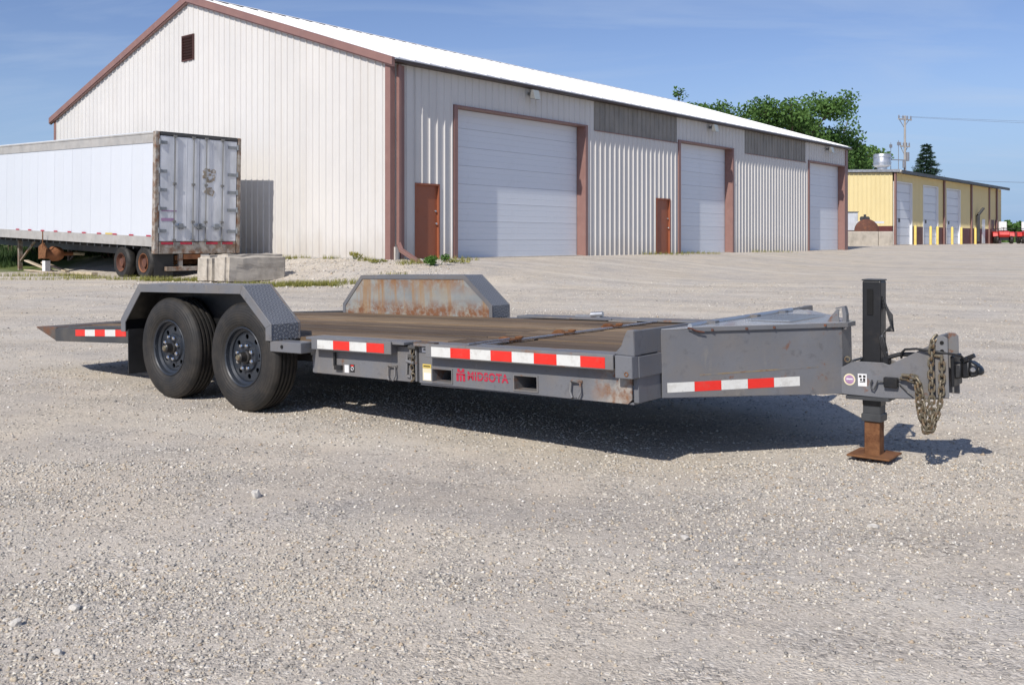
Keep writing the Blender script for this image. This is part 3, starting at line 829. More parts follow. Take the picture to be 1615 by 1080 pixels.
    # fibreglass light panels under the eave
    for (u0, u1) in sky_:
        m = MB(); ribs(u0 + 0.002, u1 - 0.002, 4.38, EAVE, m, 'y', 0.0)
        vs = [(x, y + 0.006, z) for x, y, z in m.v]; m.v = vs
        so = m.build('skylight_panel', M['skylight'], b)
        m = MB(); m.box(u0, u1, -0.045, -0.037, 4.375, 4.41); m.build('flashing', M['trim'], so)
    # gable louvre
    m = MB(); m.box(-0.05, 0.03, 9.70, 9.75, 6.66, 7.54); m.box(-0.05, 0.03, 10.39, 10.44, 6.66, 7.54); m.box(-0.05, 0.03, 9.75, 10.39, 6.66, 6.71); m.box(-0.05, 0.03, 9.75, 10.39, 7.49, 7.54); m.box(0.03, 0.06, 9.70, 10.44, 6.66, 7.54)
    v = m.build('gable_vent', M['vent'], b)
    sl = MB(); sl.bar((0.0, 9.752, 6.76), (0.0, 10.388, 6.76), 0.10, 0.012, (0.7, 0, 0.7)); s0 = sl.build('slat', M['vent'], v)
    for i in range(1, 8): copy_obj(s0, v, (0, 0, i * 0.098))
    # flood lamps under the eave
    for u in (5.97, 17.95, 30.45):
        m = MB(); m.box(u - 0.05, u + 0.05, -0.22, -0.04, 5.18, 5.28); m.prism([(-0.42, 5.02), (-0.22, 5.06), (-0.22, 5.30), (-0.34, 5.34)], u - 0.16, u + 0.16, 'x')
        lo = m.build('wall_lamp', M['lampgrey'], b, bevel=0.01)
        m = MB(); m.prism([(-0.428, 5.03), (-0.421, 5.03), (-0.347, 5.325), (-0.354, 5.325)], u - 0.14, u + 0.14, 'x'); m.build('lens', M['lamplens'], lo)
    return b
build_white_building()

# ==================================================================== YELLOW BUILDING
YX, YY, YZ = 25.97, 65.0, 0.86
def build_yellow_building():
    b = root('metal_building', (YX, YY, YZ), BANG, 'low yellow metal building with maroon base and brown posts far behind the yard', 'building')
    L_, W_, H0, RB = 29.0, 14.0, 4.9, 5.45
    RP = 0.305
    def ribs(u0, u1, z0, z1, mb, face='y'):
        vs, fs, pts = [], [], [(u0, 0.0)]
        k = math.ceil(u0 / RP)
        while k * RP < u1 - 0.05:
            c = k * RP
            pts += [(c - 0.05, 0), (c - 0.02, 0.035), (c + 0.02, 0.035), (c + 0.05, 0)]; k += 1
        pts.append((u1, 0)); pts = [p for p in pts if u0 <= p[0] <= u1]
        f1 = z1 if callable(z1) else (lambda u: z1)
        for u, d in pts:
            for z in (z0, f1(u)): vs.append((u, -d, z) if face == 'y' else (-d, u, z))
        for i in range(len(pts) - 1): fs.append((2*i, 2*i+2, 2*i+3, 2*i+1))
        mb.add(vs, fs)
    doors = [(0.30, 3.74), (6.18, 9.85), (11.97, 15.78)]
    DH = 4.28
    m = MB()
    ribs(0.0, 0.30, 1.28, H0, m)
    e = 0.0
    segs = [(3.74, 6.18), (9.85, 11.97), (15.78, L_)]
    for a, c in segs: ribs(a, c, 1.28, H0, m)
    for a, c in doors: ribs(a, c, DH, H0, m)
    m.build('front_wall', M['yellow'], b)
    for a, c in [(0.02, 0.30)] + segs:
        m = MB(); m.box(a, c, -0.03, 0.02, 0.0, 1.28); m.build('wainscot', M['maroon'], b)
    m = MB(); ribs(0.1, W_, 1.28, lambda v: H0 + (RB - H0) * v / W_, m, 'x'); m.build('end_wall', M['yellow'], b)
    m = MB(); m.box(-0.03, 0.02, 0.1, W_, 0.0, 1.28); m.build('wainscot', M['maroon'], b)
    m = MB(); m.box(0.0, L_, W_ - 0.1, W_, 0, RB); m.prism([(0, 0), (W_, 0), (W_, RB), (0, H0)], L_ - 0.1, L_, 'x'); m.build('back_wall', M['yellow'], b)
    m = MB(); k = (RB - H0) / W_
    m.prism([(-0.55, H0 + 0.06 - 0.55*k), (W_ + 0.2, RB + 0.06), (W_ + 0.2, RB + 0.16), (-0.55, H0 + 0.18 - 0.55*k)], -0.2, L_ + 0.3, 'x')
    m.build('roof', M['roof'], b)
    m = MB(); m.box(-0.2, L_ + 0.3, -0.66, -0.552, H0 - 0.08, H0 + 0.14); m.build('gutter', M['dark'], b)
    m = MB(); m.box(-0.24, -0.05, -0.5, W_, H0 + 0.02, H0 + 0.20)
    for vtx in range(len(m.v)):
        x, y, z = m.v[vtx]; m.v[vtx] = (x, y, z + max(0, y) * k)
    m.build('rake_trim', M['galv'], b)
    p = MB(); p.box(-0.10, 0.16, -0.14, -0.04, 0, H0 - 0.02); p0 = p.build('post_trim', M['trim'], b)
    for u in (11.2, 18.85, 24.5, 27.1): copy_obj(p0, b, (u, 0, 0))
    for (u0, u1) in doors:
        m = MB(); m.box(u0 + 0.10, u1 - 0.10, 0.16, 0.20, 0.0, DH); d = m.build('overhead_door', M['ohdoor'], b)
        q = MB(); q.prism([(0.155, 0.0), (0.11, 0.01), (0.11, 0.56), (0.155, 0.58)], u0 + 0.10, u1 - 0.10, 'x'); q0 = q.build('panel', M['ohdoor'], d)
        for i in range(1, 7): copy_obj(q0, d, (0, 0, i * 0.605))
        m = MB(); m.box(u0, u0 + 0.1, -0.05, 0.2, 0, DH); m.box(u1 - 0.1, u1, -0.05, 0.35, 0, DH); m.box(u0, u1, -0.04, 0.2, DH, DH + 0.06); m.build('door_jamb', M['white'], b)
        m = MB(); m.box(u0 + 0.9, u0 + 1.25, 0.095, 0.108, 1.55, 1.8); m.build('door_window', M['dark'], d)
    for u in (22.3, 25.3, 26.6):
        m = MB(); m.box(u, u + 0.95, -0.05, 0.02, 0.02, 2.1); d = m.build('entry_door', M['white'] if u < 23 else M['maroon'], b)
        m = MB(); m.box(u + 0.8, u + 0.86, -0.09, -0.05, 1.0, 1.06); m.build('handle', M['steel'], d)
    m = MB(); m.tube([(20.4, -0.2, 0.2), (20.4, -0.2, 2.4)], 0.14, 10); m.tube([(20.4, -0.2, 2.4), (20.9, -0.5, 3.0)], 0.12, 10); m.build('vent_pipe', M['dark'], b)
    # roof exhaust fan
    m = MB(); cx_, cy_ = 2.5, 1.65; zb = H0 + 0.2 + k * cy_
    m.lathe([(0.0, zb - 0.1), (0.34, zb - 0.1), (0.34, zb + 0.30), (0.38, zb + 0.32), (0.56, zb + 0.40), (0.60, zb + 0.44), (0.60, zb + 1.20), (0.57, zb + 1.25), (0.52, zb + 1.25), (0.52, zb + 1.1), (0.0, zb + 1.2)], 24, 'z', (cx_, cy_, 0))
    f = m.build('exhaust_fan', M['galv'], b, smooth=35)
    m = MB(); m.lathe([(0.605, zb + 0.58), (0.63, zb + 0.58), (0.63, zb + 0.64), (0.605, zb + 0.64)], 24, 'z', (cx_, cy_, 0), True); m.lathe([(0.605, zb + 1.0), (0.63, zb + 1.0), (0.63, zb + 1.06), (0.605, zb + 1.06)], 24, 'z', (cx_, cy_, 0), True); m.build('band', M['galv'], f)
build_yellow_building()

def yard(u, v):
    """point in the yellow building's own plan (u along its doors, v behind them)"""
    return YX + u * UX - v * UY, YY + u * UY + v * UX

# yellow bollards in front of the doors
def bollards():
    m = MB(); m.lathe([(0.0, 0.0), (0.09, 0.0), (0.09, 1.22), (0.07, 1.30), (0.0, 1.33)], 14, 'z')
    names = ['yellow bollard at the left edge of the first yellow building door', 'yellow bollard right of the first yellow building door',
             'yellow bollard left of the second yellow building door', 'yellow bollard right of the second yellow building door',
             'yellow bollard left of the third yellow building door', 'yellow bollard right of the third yellow building door']
    o = None
    for i, u in enumerate((0.95, 4.35, 5.95, 9.6, 12.0, 16.0)):
        x, y = yard(u, -1.1)
        if o is None: o = m.build('bollard', M['bollard'], smooth=40)
        else: o = copy_obj(o, None)
        o.location = (x, y, gz(x, y)); tag(o, names[i], 'bollard', 'bollards guarding the yellow building doors')
bollards()

# ---- things beside the end of the yellow building
def yard_things():
    # low concrete bay wall of two big blocks
    for i, (x0, x1, y, lab) in enumerate(((20.6, 23.0, 60.0, 'long stained concrete block below the rusty tank end by the yellow building'), (23.04, 23.95, 60.05, 'short grey green concrete block at the yellow building corner'))):
        m = MB(); m.box(0, x1 - x0, 0, 0.9, -0.1, 0.9)
        o = m.build('concrete_block', M['concrete'], bevel=0.05, seg=2); o.location = (x0, y, gz(x0, y)); tag(o, lab, 'concrete block', 'big concrete blocks by the yellow building')
    # rusty dished tank end leaning on the block
    m = MB(); prof = [(0.0, -0.30), (0.35, -0.27), (0.62, -0.17), (0.78, 0.0), (0.78, 0.12), (0.70, 0.12), (0.60, -0.05), (0.0, -0.18)]
    m.lathe(prof, 28, 'y')
    o = m.build('tank_end', M['darkrust'], smooth=40); o.location = (22.42, 60.35, gz(22, 60) + 0.92); o.rotation_euler = (math.radians(-8), 0, 0)
    tag(o, 'rusty round tank end lying on the concrete block by the yellow wall', 'tank end')
    # pale cabinet
    r = root('cabinet', (21.6, 62.6, gz(21.6, 62.6)), 0.1, 'pale grey metal cabinet just right of the white building end', 'cabinet')
    m = MB(); m.box(0, 1.1, 0, 0.7, 0.95, 2.15); m.build('body', M['boxdoor'], r, bevel=0.02)
    m = MB(); m.box(-0.04, 1.14, -0.05, 0.75, 2.15, 2.2); m.build('lid', M['lampgrey'], r)
    m = MB(); m.box(0.04, 0.12, 0.05, 0.13, 0, 0.95); lg = m.build('leg', M['dark'], r)
    for p in ((0.94, 0), (0, 0.5), (0.94, 0.5)): copy_obj(lg, r, (p[0], p[1], 0))
    # small engine on a stand
    r = root('engine', (22.7, 62.2, gz(22.7, 62.2)), 0.2, 'small dark engine on a white stand against the yellow end wall', 'engine')
    m = MB(); m.tube([(0, 0, 1.72), (0.55, 0, 1.72)], 0.15, 12); m.box(0.1, 0.4, -0.12, 0.12, 1.56, 1.70); m.tube([(0.28, 0, 1.85), (0.28, 0, 2.0)], 0.08, 8); m.build('motor', M['dark'], r)
    m = MB(); m.bar((-0.4, 0, 0), (0.05, 0, 1.56), 0.1, 0.1); m.bar((1.5, 0, 0), (0.45, 0, 1.56), 0.1, 0.1); m.box(-0.3, 1.6, -0.1, 0.1, 1.42, 1.56); m.build('stand', M['white'], r)
yard_things()

# ==================================================================== red machines far right
def red_machines():
    def make(x, y, rz, lab):
        r = root('garden_tractor', (x, y, gz(x, y)), rz, lab, 'tractor', 'red machines parked beside the yellow building')
        m = MB(); m.prism([(-0.9, 0.55), (0.55, 0.55), (0.7, 0.75), (0.62, 1.05), (-0.2, 1.12), (-0.9, 1.0)], -0.42, 0.42, 'y'); m.build('hood', M['redveh'], r, bevel=0.05, seg=2)
        m = MB(); m.box(-0.95, 0.5, -0.36, 0.36, 0.30, 0.55); m.build('chassis', M['black'], r)
        m = MB(); m.prism([(-1.0, 0.62), (0.1, 0.62), (0.0, 0.98), (-0.3, 1.06), (-0.8, 1.06)], 0.44, 0.86, 'y'); fe = m.build('fender', M['redveh'], r, bevel=0.03)
        copy_obj(fe, r, (0, -1.30, 0))
        for (wx, wy, R, w) in ((-0.5, 0.64, 0.5, 0.3), (-0.5, -0.64, 0.5, 0.3), (0.55, 0.55, 0.34, 0.2), (0.55, -0.55, 0.34, 0.2)):
            m = MB(); m.lathe([(R*0.5, -w/2), (R*0.9, -w/2), (R, -w/3), (R, w/3), (R*0.9, w/2), (R*0.5, w/2)], 18, 'y', closed=True); wo = m.build('wheel', M['tyre'], r, smooth=40, loc=(wx, wy, R))
            m = MB(); m.lathe([(0, -w/3), (R*0.5, -w/3), (R*0.5, w/3), (0, w/3)], 14, 'y'); m.build('rim', M['white'], wo)
        m = MB(); m.box(-0.85, -0.35, -0.3, 0.3, 1.12, 1.24); m.box(-0.95, -0.82, -0.32, 0.32, 1.2, 1.95); m.build('seat', M['white'], r, bevel=0.04)
        m = MB(); m.tube([(0.0, 0, 1.05), (-0.12, 0, 1.4)], 0.025, 8); m.torus((-0.12, 0, 1.42), 0.2, 0.02, 'z'); m.box(-0.2, 0.0, -0.85, 0.85, 1.30, 1.36); m.build('steering_wheel', M['black'], r)
    make(43.2, 84.0, math.radians(-112), 'red tractor with a white seat back beside the yellow building corner')
    make(45.6, 84.5, math.radians(-105), 'red tractor cut off by the right edge of the picture')
red_machines()

# ==================================================================== CONCRETE BLOCKS by the box trailer
def big_block(name_label, x, y, rz, lx, ly, lz, seed):
    rr = random.Random(seed)
    bm = bmesh.new(); bmesh.ops.create_cube(bm, size=1)
    for v in bm.verts: v.co = Vector((v.co.x * lx, v.co.y * ly, (v.co.z + 0.5) * lz))
    bmesh.ops.bevel(bm, geom=bm.edges[:], offset=0.085, segments=3, affect='EDGES')
    bmesh.ops.subdivide_edges(bm, edges=[e for e in bm.edges if e.calc_length() > 0.3], cuts=7, use_grid_fill=True)
    off = Vector((rr.uniform(0, 90), 3, 7))
    for v in bm.verts:
        nz = mnoise.noise(v.co * 2.6 + off) * 0.04 + mnoise.noise(v.co * 9 + off) * 0.016
        v.co += Vector((nz, nz, nz * 0.8))
    me = bpy.data.meshes.new('concrete_block'); bm.to_mesh(me); bm.free()
    me.materials.append(M['concrete'])
    o = bpy.data.objects.new('concrete_block', me); COL.objects.link(o)
    o.location = (x, y, float(gzm(x, y)) - 0.05); o.rotation_euler = (0, 0, rz)
    tag(o, name_label, 'concrete block', 'rough concrete blocks behind the box trailer')
    return o
BLK = math.atan2(0.752, 0.659)
big_block('long grey concrete block, shaded on its right side, in front of the gable', -6.72, 24.58, BLK, 1.80, 0.62, 0.74, 3)
big_block('pale concrete block at the box trailer rear, half hidden by the longer block', -7.33, 24.98, BLK, 1.70, 0.60, 0.72, 8)

# ==================================================================== OLD BOX TRAILER
def build_box_trailer():
    AX, AY = -9.918, 26.52
    z0 = 0.076
    rz = math.atan2(0.752, 0.659)
    b = root('box_trailer', (AX, AY, z0), rz, 'old white box semi trailer with rusty rear frame parked beside the white gable', 'trailer')
    b.scale = (1.04, 1.04, 1.04)
    PR = (0.0275, 0, 0)
    LEN, WID = 13.6, 2.54
    ZB, ZT = 0.93, 3.95
    # long side: separate sheets with recessed seams, top and bottom rails
    x = 0.0
    sw = 1.216
    p = MB(); p.box(0.0, 0.03, 0.004, sw - 0.004, 1.17, 3.68)
    for k in range(26):                                        # rivet row on each edge
        zz = 1.22 + k * 0.096
        p.box(-0.003, 0.0, 0.030, 0.036, zz, zz + 0.012); p.box(-0.003, 0.0, sw - 0.036, sw - 0.030, zz, zz + 0.012)
    p.box(-0.002, 0.0, sw/2 - 0.004, sw/2 + 0.004, 1.17, 3.68)
    p0 = p.build('side_panel', M['panelwhite'], b, rot=PR)
    n = 11
    def at(y): return (0, y * math.cos(PR[0]), y * math.sin(PR[0]))
    p0.location = at(0.10)
    for i in range(1, n): copy_obj(p0, b, at(0.10 + i * sw))
    m = MB(); m.box(0.012, 0.05, 0.10, LEN, 1.12, 3.72); m.box(WID - 0.05, WID, 0.10, LEN, ZB, ZT); m.box(0.03, WID - 0.03, LEN - 0.05, LEN, ZB, ZT); m.build('inner_wall', M['boxdoor'], b, rot=PR)
    m = MB(); m.box(-0.02, 0.05, 0.10, LEN, 3.68, ZT - 0.03); m.box(-0.035, 0.01, 0.10, LEN, ZT - 0.03, ZT + 0.01); m.build('top_rail', M['alurail'], b, rot=PR)
    m = MB(); m.box(-0.025, 0.04, 0.10, LEN, ZB, 1.17); m.box(-0.03, 0.0, 0.10, LEN, ZB - 0.03, ZB); m.box(-0.028, 0.0, 0.92, 0.935, ZB, 1.16); br = m.build('bottom_rail', M['alurail'], b, rot=PR)
    t = MB(); t.box(-0.031, -0.026, 0, 0.24, 1.165, 1.205); t0 = None
    for i in range(10):
        o = t.build('marker_tape', M['redtxt'], br) if t0 is None else copy_obj(t0, br)
        t0 = t0 or o; o.location = (0, 0.18 + i * 0.95, 0)
    m = MB(); m.box(-0.032, -0.027, 2.35, 2.75, 1.17, 1.215); m.build('worn_marker_tape', M['yellowstk'], br)
    m = MB(); m.box(-0.02, WID + 0.02, 0.0, LEN, ZT + 0.012, ZT + 0.035); m.build('roof', M['panelwhite'], b, rot=PR)
    m = MB(); m.box(0.05, WID - 0.05, 0.1, LEN, ZB - 0.03, ZB + 0.06)
    m.box(0.75, 0.87, 0.2, LEN, ZB - 0.35, ZB - 0.03); m.box(1.67, 1.79, 0.2, LEN, ZB - 0.35, ZB - 0.03)
    for k in range(28): m.box(0.04, WID - 0.04, 0.3 + k * 0.46, 0.36 + k * 0.46, ZB - 0.12, ZB - 0.03)
    m.build('underframe', M['dark'], b, rot=PR)
    # rear frame
    m = MB(); m.box(-0.035, 0.085, -0.03, 0.12, ZB - 0.22, ZT + 0.03); m.build('corner_post', M['rustdoor'], b, rot=PR, bevel=0.01)
    m = MB(); m.box(WID - 0.075, WID + 0.035, -0.03, 0.12, ZB - 0.22, ZT + 0.03); m.build('corner_post', M['rustdoor'], b, rot=PR, bevel=0.01)
    m = MB(); m.box(0.10, WID - 0.10, -0.03, 0.10, ZT - 0.06, ZT + 0.03); m.build('rear_header', M['dark'], b, rot=PR)
    m = MB(); m.box(0.10, WID - 0.10, -0.03, 0.10, ZB - 0.22, ZB + 0.10); rs = m.build('rear_sill', M['rustdoor'], b, rot=PR, bevel=0.01)
    for (a, c) in ((0.16, 0.55), (0.72, 1.08), (1.50, 1.86), (2.0, 2.34)):
        m = MB(); m.box(a, c, -0.035, -0.0305, ZB + 0.03, ZB + 0.095); m.build('marker_tape', M['redtxt'], rs)
    # two doors with battens, hinges, lock rods
    for di, (a, c) in enumerate(((0.105, 1.262), (1.278, WID - 0.105))):
        m = MB(); m.box(a, c, -0.02, 0.03, ZB + 0.12, ZT - 0.08)
        for k in range(1, 3):
            xx = a + (c - a) * k / 3; m.box(xx - 0.008, xx + 0.008, -0.024, -0.02, ZB + 0.14, ZT - 0.10)
        d = m.build('rear_door', M['boxdoor'], b, rot=PR, bevel=0.006)
        edge = a if di == 0 else c
        for hz in (ZB + 0.35, ZB + 0.95, ZB + 1.45, ZB + 1.95, ZT - 0.30):
            m = MB(); s = 1 if di == 0 else -1
            m.box(min(edge, edge + s * 0.28), max(edge, edge + s * 0.20), -0.034, -0.0245, hz, hz + 0.085); m.tube([(edge - s * 0.02, -0.04, hz - 0.02), (edge - s * 0.02, -0.04, hz + 0.13)], 0.025, 8); m.build('hinge', M['hinge'], d)
        for rx in ((0.36 if di == 0 else 0.16), (0.84 if di == 0 else 0.60)):
            xx = a + rx * (c - a)
            m = MB(); m.tube([(xx, -0.05, ZB - 0.02), (xx, -0.05, ZT - 0.05)], 0.014, 8)
            for hz in (ZB + 0.0, ZB + 0.5, ZT - 1.5, ZT - 0.22): m.box(xx - 0.045, xx + 0.045, -0.068, -0.0245, hz + 0.12, hz + 0.18)
            m.build('lock_rod', M['lampgrey'], d)
            m = MB(); m.bar((xx, -0.07, ZB + 0.53), (xx + (0.34 if di == 0 else -0.3), -0.07, ZB + 0.50), 0.03, 0.045); m.box(xx + (0.14 if di == 0 else -0.22), xx + (0.26 if di == 0 else -0.10), -0.062, -0.0245, ZB + 0.44, ZB + 0.60); m.build('lock_handle', M['hinge'], d)
        if di == 0:
            m = MB(); m.box(a + 0.05, a + 0.42, -0.0275, -0.0245, ZB + 0.66, ZB + 0.74); m.box(a + 0.05, a + 0.50, -0.0275, -0.0245, ZB + 0.92, ZB + 0.95); m.build('faded_decal', M['purplestk'], d)
        else:
            m = MB()
            rr = random.Random(4)
            for q in range(15):
                px = a + 0.08 + rr.uniform(0, 0.34); pz = ZT - 0.95 - rr.uniform(0, 0.34)
                m.prism([(px + rr.uniform(-.03, .03), pz), (px + 0.06 + rr.uniform(0, .04), pz + rr.uniform(-.02, .02)), (px + 0.07, pz + 0.07 + rr.uniform(0, .07)), (px - 0.01, pz + 0.08)], -0.0245 - 0.0004 * (q + 1), -0.0205, 'y')
            m.prism([(a + 0.12, ZT - 1.55), (a + 0.40, ZT - 1.66), (a + 0.46, ZT - 1.52), (a + 0.36, ZT - 1.40), (a + 0.22, ZT - 1.42), (a + 0.16, ZT - 1.50)], -0.0315, -0.0205, 'y')
            m.build('peeling_decal', M['decal'], d)
    # bumper guard
    m = MB(); m.box(0.72, 0.84, 0.02, 0.12, 0.32, ZB - 0.22); m.box(1.70, 1.82, 0.02, 0.12, 0.32, ZB - 0.22); m.box(0.35, 2.2, 0.0, 0.12, 0.24, 0.36); m.build('bumper_guard', M['rustdoor'], b, bevel=0.01)
    m = MB(); m.box(0.88, 1.40, 0.06, 0.085, 0.55, 0.69); m.build('bumper_plate', M['orange'], b); m = MB(); m.box(1.40, 1.66, 0.06, 0.085, 0.55, 0.69); m.build('number_plate', M['boxdoor'], b)
    # mud flap
    m = MB(); m.box(0.06, 0.62, 0.13, 0.145, 0.06, 0.72); mf = m.build('mud_flap', M['blackrub'], b); copy_obj(mf, b, (1.85, 0, 0))
    # tandem: four dual wheels
    def wheel(yc, xc, side, mats):
        R, w = 0.46, 0.26
        m = MB(); m.lathe([(0.24, -w/2 + 0.02), (0.30, -w/2), (0.40, -w/2), (R - 0.02, -w/2 + 0.035), (R, -w/2 + 0.06), (R, w/2 - 0.06), (R - 0.02, w/2 - 0.035), (0.40, w/2), (0.24, w/2)], 32, 'x', closed=True)
        t = m.build('wheel', M['tyre'], b, smooth=40, loc=(xc, yc, R))
        m = MB(); s = -1 if side == 0 else 1
        m.lathe([(0.245, s*w/2*0.9), (0.262, s*w/2*1.02), (0.25, s*w/2*1.04), (0.238, s*w/2*0.85)], 28, 'x')
        m.build('rim', mats, t, smooth=40)
        m = MB(); m.lathe([(0.239, s*w/2*0.85), (0.215, s*0.05), (0.19, s*0.015), (0.13, s*0.02), (0.115, s*0.11), (0.0, s*0.12)], 28, 'x'); m.build('wheel_disc', M['darkrust'], t, smooth=40)
        m = MB()
        for k in range(10):
            an = 2*PI*k/10; m.tube([(s*0.02, 0.155*math.cos(an), 0.155*math.sin(an)), (s*0.055, 0.155*math.cos(an), 0.155*math.sin(an))], 0.018, 6)
        m.build('lug_nuts', M['rust'], t)
        return t
    for yc, mt in ((0.62, M['orange']), (1.88, M['darkrust'])):
        wheel(yc, 0.14, 0, mt); wheel(yc, 0.47, 0, M['dark']); wheel(yc, WID - 0.47, 1, M['dark']); wheel(yc, WID - 0.14, 1, mt)
        m = MB(); m.tube([(0.3, yc, 0.46), (WID - 0.3, yc, 0.46)], 0.065, 10); m.build('axle', M['rust'], b)
    m = MB(); m.box(0.66, 0.80, 0.1, 2.6, 0.52, 0.66); m.box(1.72, 1.86, 0.1, 2.6, 0.52, 0.66); m.build('suspension', M['rust'], b)
    # landing legs
    m = MB(); m.box(0.38, 0.50, 9.72, 9.84, 0.0, 1.2); m.box(0.28, 0.60, 9.64, 9.92, -0.1, 0.02); m.bar((0.44, 9.78, 0.35), (0.44, 8.6, 1.05), 0.06, 0.06); l0 = m.build('landing_leg', M['rustdoor'], b); copy_obj(l0, b, (1.66, 0, 0))
build_box_trailer()

BRZ = math.atan2(0.752, 0.659)
def boxpt(x, y):
    c, s = math.cos(BRZ), math.sin(BRZ)
    return -9.918 + 1.04 * (x * c - y * s), 26.52 + 1.04 * (x * s + y * c)

def junk():
    # loose rusty axle stub under the box trailer
    x, y = boxpt(0.45, 6.7)
    r = root('rusty_axle', (x, y, gz(x, y)), BRZ + 1.75 + PI, 'orange rusty axle stub propped under the box trailer', 'axle')
    m = MB(); m.lathe([(0.0, 0.42), (0.06, 0.42), (0.07, 0.05), (0.19, 0.0), (0.24, -0.12), (0.24, -0.30), (0.16, -0.40), (0.16, -0.62), (0.0, -0.62)], 16, 'y', (0, 0, 0.62)); m.build('hub', M['orange'], r, smooth=40)
    m = MB(); m.tube([(0, 0.40, 0.62), (0, 0.85, 0.60)], 0.055, 10); m.build('spindle', M['creamstk'], r)
    m = MB(); m.prism([(-0.2, 0.46), (0.17, 0.5), (0.22, 0.78), (0.02, 0.98), (-0.19, 0.86)], -0.66, -0.60, 'y'); m.build('flange', M['rust'], r)
    m = MB(); m.box(-0.08, 0.08, -0.6, -0.42, -0.02, 0.40); m.build('prop_block', M['white'], r)
    m = MB(); m.tube([(0.1, -0.7, 0.95), (0.1, -0.7, 1.35)], 0.02, 6); m.build('grease_pipe', M['rust'], r)
    # scrap planks
    rr = random.Random(21)
    labs = ['pale scrap plank leaning left of the rusty axle', 'grey scrap plank lying under the box trailer', 'flat scrap plank between the rusty axle and the box trailer wheels', 'short scrap plank on the scrap pile by the rusty axle', 'broken scrap board on top of the scrap pile', 'long scrap board lying along the edge of the gravel under the trailer']
    spec = [(0.05, 7.3, 1.5, 0.16, 0.04, 0.20, 0.24), (0.2, 8.0, 1.9, 0.18, 0.05, -0.1, 0.0), (-0.1, 3.9, 1.3, 0.2, 0.09, 0.05, 0.0), (0.3, 6.8, 0.9, 0.2, 0.05, 0.6, 0.34), (0.15, 7.0, 1.1, 0.22, 0.04, -0.3, 0.28), (-0.2, 5.3, 2.2, 0.15, 0.06, 0.04, 0.0)]
    for i, (bx, by, l, w, h, a, tilt) in enumerate(spec):
        x, y = boxpt(bx, by)
        m = MB(); m.box(-l/2, l/2, -w/2, w/2, 0, h)
        o = m.build('plank', M['oldwood'], bevel=0.006)
        o.location = (x, y, gz(x, y) + 0.02 + (l/2) * math.sin(abs(tilt))); o.rotation_euler = (0, -tilt, BRZ + PI/2 + a)
        tag(o, labs[i], 'plank', 'scrap planks under the box trailer')
junk()

